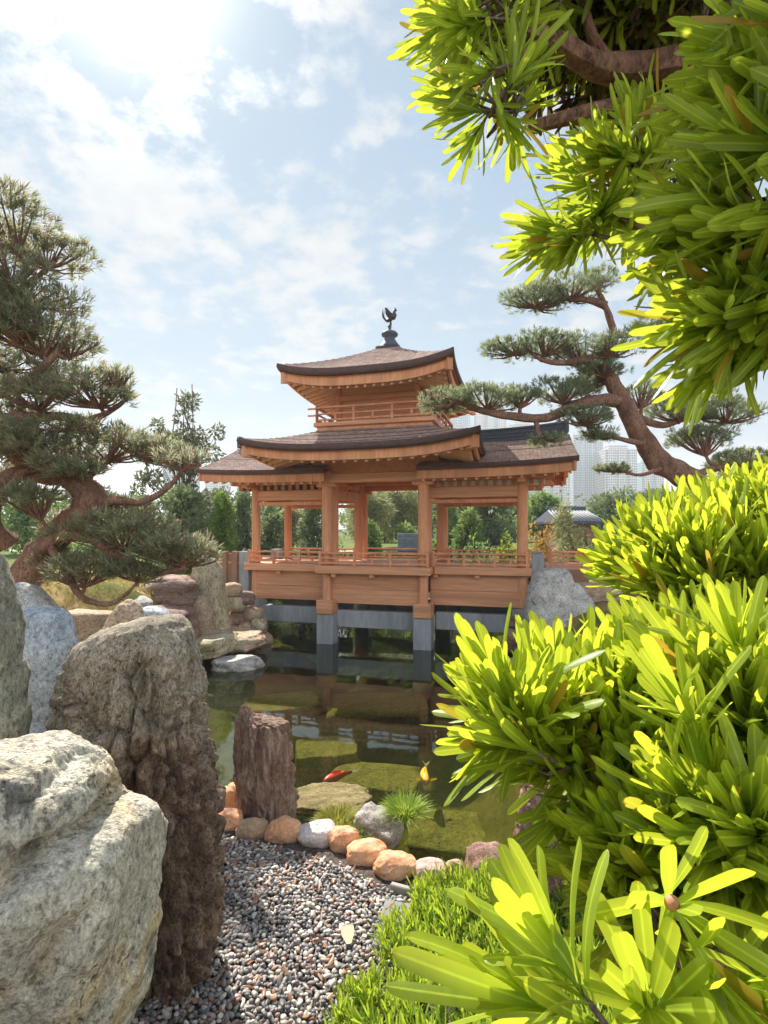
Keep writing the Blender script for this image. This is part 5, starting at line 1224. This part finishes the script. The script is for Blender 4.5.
# distant buildings ---------------------------------------------------------------
def tower_mat(name, wall, glass):
    m, nt, b, out = nodes(name); tc = N(nt, 'ShaderNodeTexCoord'); sx = N(nt, 'ShaderNodeSeparateXYZ'); nt.links.new(tc.outputs['Object'], sx.inputs[0])
    fz = math_(nt, 'FRACT', math_(nt, 'DIVIDE', sx.outputs['Z'], 3.0)); fx = math_(nt, 'FRACT', math_(nt, 'DIVIDE', math_(nt, 'ADD', sx.outputs['X'], sx.outputs['Y']), 2.6))
    w = math_(nt, 'MULTIPLY', math_(nt, 'GREATER_THAN', fz, .42), math_(nt, 'GREATER_THAN', fx, .35))
    n_ = noise_(nt, coords(nt, (.38, .38, .33)), 1, 1, .5)
    c = mixc(nt, w, wall, mixc(nt, n_, [g_*.6 for g_ in glass], glass)); nt.links.new(c, b.inputs['Base Color']); b.inputs['Roughness'].default_value = .5; return m
TM = [tower_mat('pale_tower_wall', (.62,.64,.66), (.07,.13,.18)), tower_mat('blue_tower_wall', (.34,.45,.54), (.05,.13,.20)), tower_mat('cream_tower_wall', (.66,.60,.54), (.09,.13,.17))]
def tower(label, x0, x1, ytop, Yd, mi, nb=3, z0=1.0):
    a, c = P(x0, ytop, Yd), P(x1, ytop, Yd); w = c.x-a.x; H = a.z-z0; t = thing('apartment_tower', label, 'tower', ((a.x+c.x)/2, Yd, z0), 0, 'apartment towers beyond the garden')
    MB().box(-w/2, w/2, 0, w*.8, 0, H).build('tower_body', TM[mi], t)
    for i in range(nb):
        xc = lerp(-w/2, w/2, (i+.5)/nb); bw = w/nb*.30
        MB().box(xc-bw, xc+bw, -w*.06, -.003, 0, H-rs.uniform(1, 4)).build('bay', TM[(mi+1) % 3], t)
    MB().box(-w*.3, w*.3, w*.2, w*.6, H+.003, H+w*.14).build('roof_plant', TM[mi], t)
for a in ((436, 470, 414, 640, 0, 3, ), (474, 506, 409, 690, 1, 3), (510, 538, 425, 640, 2, 2), (541, 570, 443, 600, 1, 3), (573, 603, 434, 640, 0, 3), (605, 637, 449, 600, 2, 3), (642, 664, 462, 690, 1, 2), (399, 420, 476, 640, 1, 2), (237, 248, 441, 420, 1, 1), (163, 192, 456, 640, 0, 3), (205, 226, 468, 690, 2, 2), (350, 362, 486, 640, 0, 1)):
    nm = {436: 'pale tower behind the ridge of the right wing, nearest the upper roof', 474: 'blue tower rising behind the middle of the right wing ridge', 510: 'cream tower behind the outer part of the right wing ridge', 541: 'blue tower partly cut by the right end of the wing roof', 573: 'pale tower in the middle of the group right of the pavilion',
          605: 'cream tower at the right of the group beside the leaning pine trunk', 642: 'slim blue tower just behind the leaning pine trunk', 399: 'distant blue tower seen through the centre bay under the beam', 237: 'narrow dark blue tower block at the left corner of the main roof', 163: 'pale low tower behind the airy tree at the left', 205: 'cream block between the airy tree and the left wing roof', 350: 'tiny pale tower glimpsed under the beam at the left of the centre bay'}[a[0]]
    tower(nm, *a)
# small tiled hall behind the footbridge
def hall(label, px0, px1, ytop, yb, Yd):
    a, c = P(px0, yb, Yd), P(px1, yb, Yd); w = c.x-a.x; z0 = 1.9; ze = P(px0, yb, Yd).z; zt = P(px0, ytop, Yd).z
    t = thing('garden_hall', label, 'building', ((a.x+c.x)/2, Yd, z0)); ze -= z0; zt -= z0
    MB().box(-w*.4, w*.4, .6, 4, 0, ze+.05).build('wall', M['brown'], t)
    b = MB(); b.add([(-w/2, 0, ze), (w/2, 0, ze), (w*.42, 2.3, zt), (-w*.42, 2.3, zt), (-w/2, 4.6, ze), (w/2, 4.6, ze), (-w/2, 0, ze-.15), (w/2, 0, ze-.15), (w/2, 4.6, ze-.15), (-w/2, 4.6, ze-.15)], [(0,1,2,3), (3,2,5,4), (1,5,2), (0,3,4), (0,6,7,1), (1,7,8,5), (4,5,8,9), (0,4,9,6), (6,9,8,7)]); r = b.build('roof', M['ridge'], t)
    st = MB()
    for i in range(13):
        u = lerp(-.47, .47, i/12); st.tube([(u*w, -.02, ze+.03), (u*w*.86, 2.28, zt+.03)], .055, 6)
    st.build('tile_rolls', simple_mat('pale_tile', (.33,.34,.36), .2, 5, .7), r, True, False)
    MB().box(-w*.44, w*.44, 2.2, 2.4, zt+.01, zt+.25, None, .04).build('ridge', M['ridge'], r)
hall('small grey tiled hall roof among the trees right of the pavilion', 556, 604, 509, 521, 30)
b = MB(); a, c = P(398, 535, 33), P(436, 535, 33); b0 = Vector((a.x, 33, 1.95))
for i in range(5): b.box(0, c.x-a.x, -.06*i*-1, 1.2, .001+.23*i, .226+.23*i, None, .02)
tag(b.build('terrace_wall', simple_mat('blue_grey_stone_wall', (.19,.22,.25), .25, 3, .85), None, False, False, b0), 'low blue grey stepped stone terrace seen through the centre bay', 'wall')
# pale sandy path on the far bank
pm = simple_mat('pale_path', (.58,.52,.45), .12, 3, .95)
def sheet(name, x0, x1, y0, y1, z): tag(MB().add([(x0, y0, z), (x1, y0, z), (x1, y1, z), (x0, y1, z)], [(0,1,2,3)]).build(name, pm, None, False, False), kind='structure')
sheet('path', -40, -6.5, 33.5, 36.5, 1.956); sheet('path', -3.2, 2.5, 33.1, 34.6, 1.956)

# ------------------------------------------------------------------ light, sky, air, camera
AZ, EL = math.radians(-26.5), math.radians(46)
SD = Vector((math.sin(AZ)*math.cos(EL), math.cos(AZ)*math.cos(EL), math.sin(EL)))
ld = bpy.data.lights.new('sun', 'SUN'); ld.energy = 3.4; ld.angle = math.radians(.6); ld.color = (1, .93, .82)
lo = bpy.data.objects.new('sun', ld); C.objects.link(lo); lo.rotation_euler = (-SD).to_track_quat('-Z', 'Y').to_euler(); lo.location = (0, 0, 40)
w = bpy.data.worlds.new('World'); bpy.context.scene.world = w; w.use_nodes = True; nt = w.node_tree; bg = nt.nodes['Background']
sky = N(nt, 'ShaderNodeTexSky', sky_type='NISHITA'); sky.sun_disc = False; sky.sun_elevation = EL; sky.sun_rotation = AZ; sky.air_density = 1.0; sky.dust_density = .6; sky.ozone_density = 1.5
tc = N(nt, 'ShaderNodeTexCoord'); sx = N(nt, 'ShaderNodeSeparateXYZ'); nt.links.new(tc.outputs['Generated'], sx.inputs[0])
zc = math_(nt, 'ADD', math_(nt, 'MAXIMUM', sx.outputs['Z'], 0.0), .16)
cv = N(nt, 'ShaderNodeCombineXYZ'); nt.links.new(math_(nt, 'DIVIDE', sx.outputs['X'], zc), cv.inputs[0]); nt.links.new(math_(nt, 'DIVIDE', sx.outputs['Y'], zc), cv.inputs[1])
mp = N(nt, 'ShaderNodeMapping'); mp.inputs['Location'].default_value = (2.35, .4, .7); mp.inputs['Scale'].default_value = (1, 1, 1); nt.links.new(cv.outputs[0], mp.inputs[0])
n1 = noise_(nt, mp.outputs[0], 2.3, 12, .62, .1); n2 = noise_(nt, mp.outputs[0], 10.5, 8, .6, .1)
cl = math_(nt, 'ADD', math_(nt, 'MULTIPLY', n1, .50), math_(nt, 'MULTIPLY', n2, .50))
cm = ramp(nt, cl, [(.475, (0,0,0)), (.515, (.32,.32,.32)), (.56, (.75,.75,.75)), (.64, (.95,.95,.95))])
dt = nt.nodes.new('ShaderNodeVectorMath'); dt.operation = 'DOT_PRODUCT'; nt.links.new(tc.outputs['Generated'], dt.inputs[0]); dt.inputs[1].default_value = SD
dp = math_(nt, 'MAXIMUM', dt.outputs['Value'], 0.0); au = math_(nt, 'POWER', dp, 90.0); au2 = math_(nt, 'POWER', dp, 8.0)
back = math_(nt, 'MULTIPLY', math_(nt, 'MAXIMUM', math_(nt, 'SUBTRACT', .25, dt.outputs['Value']), 0.0), 4.0)     # cloud bank added and brightened behind the viewer to fill shaded fronts
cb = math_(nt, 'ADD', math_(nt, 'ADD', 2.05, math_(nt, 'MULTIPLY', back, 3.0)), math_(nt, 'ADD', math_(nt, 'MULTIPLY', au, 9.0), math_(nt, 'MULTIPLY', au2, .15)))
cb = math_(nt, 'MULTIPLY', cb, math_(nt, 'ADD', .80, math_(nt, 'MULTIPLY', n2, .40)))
cc = nt.nodes.new('ShaderNodeVectorMath'); cc.operation = 'SCALE'; cc.inputs[0].default_value = (1, .975, .94); nt.links.new(cb, cc.inputs['Scale'])
s1 = nt.nodes.new('ShaderNodeVectorMath'); s1.operation = 'MULTIPLY_ADD'; nt.links.new(sky.outputs[0], s1.inputs[0]); s1.inputs[1].default_value = (.70,.52,.42); s1.inputs[2].default_value = (1.52, 1.03, .77)
sk = nt.nodes.new('ShaderNodeVectorMath'); sk.operation = 'DIVIDE'; nt.links.new(sky.outputs[0], sk.inputs[0]); nt.links.new(s1.outputs[0], sk.inputs[1])
hz_ = math_(nt, 'POWER', math_(nt, 'SUBTRACT', 1.0, math_(nt, 'MAXIMUM', sx.outputs['Z'], 0.0)), 9.0)
cmx = math_(nt, 'MAXIMUM', math_(nt, 'MULTIPLY', cm, .86), math_(nt, 'MULTIPLY', hz_, .8))
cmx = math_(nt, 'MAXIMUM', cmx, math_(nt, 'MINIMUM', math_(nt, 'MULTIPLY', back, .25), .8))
cmx = math_(nt, 'MAXIMUM', cmx, math_(nt, 'MULTIPLY', math_(nt, 'POWER', dp, 120.0), .6))
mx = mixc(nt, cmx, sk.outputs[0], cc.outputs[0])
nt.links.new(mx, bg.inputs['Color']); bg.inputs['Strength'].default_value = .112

HAZE = .0009
if HAZE:
    m = bpy.data.materials.new('haze_air'); m.use_nodes = True; nt = m.node_tree; nt.nodes.remove(nt.nodes['Principled BSDF'])
    pv = N(nt, 'ShaderNodeVolumePrincipled'); pv.inputs['Color'].default_value = (.86, .93, 1, 1); pv.inputs['Density'].default_value = HAZE; pv.inputs['Anisotropy'].default_value = .2
    nt.links.new(pv.outputs[0], nt.nodes['Material Output'].inputs['Volume'])
    tag(MB().box(-2500, 2500, -2500, 2500, -3, 190).build('haze', m), kind='stuff')

cam = bpy.data.cameras.new('camera'); co = bpy.data.objects.new('camera', cam); C.objects.link(co)
co.location = (0, 0, CAMZ); co.rotation_euler = (PI/2, 0, 0); cam.sensor_fit = 'VERTICAL'; cam.sensor_height = 36; cam.sensor_width = 27
cam.lens = 36*F/1024; cam.shift_y = (HZ-512)/1024; cam.clip_start = .05; cam.clip_end = 6000
sc = bpy.context.scene; sc.camera = co
sc.view_settings.view_transform = 'Standard'; sc.view_settings.look = 'None'; sc.view_settings.exposure = 1.68; sc.view_settings.gamma = 1
sc.cycles.max_bounces = 8; sc.cycles.transparent_max_bounces = 12; sc.cycles.use_denoising = True; sc.cycles.caustics_reflective = False; sc.cycles.caustics_refractive = False; sc.cycles.volume_bounces = 0

for o in list(C.objects):
    if o.parent is None and 'category' in o and 'kind' not in o: o['kind'] = 'thing'
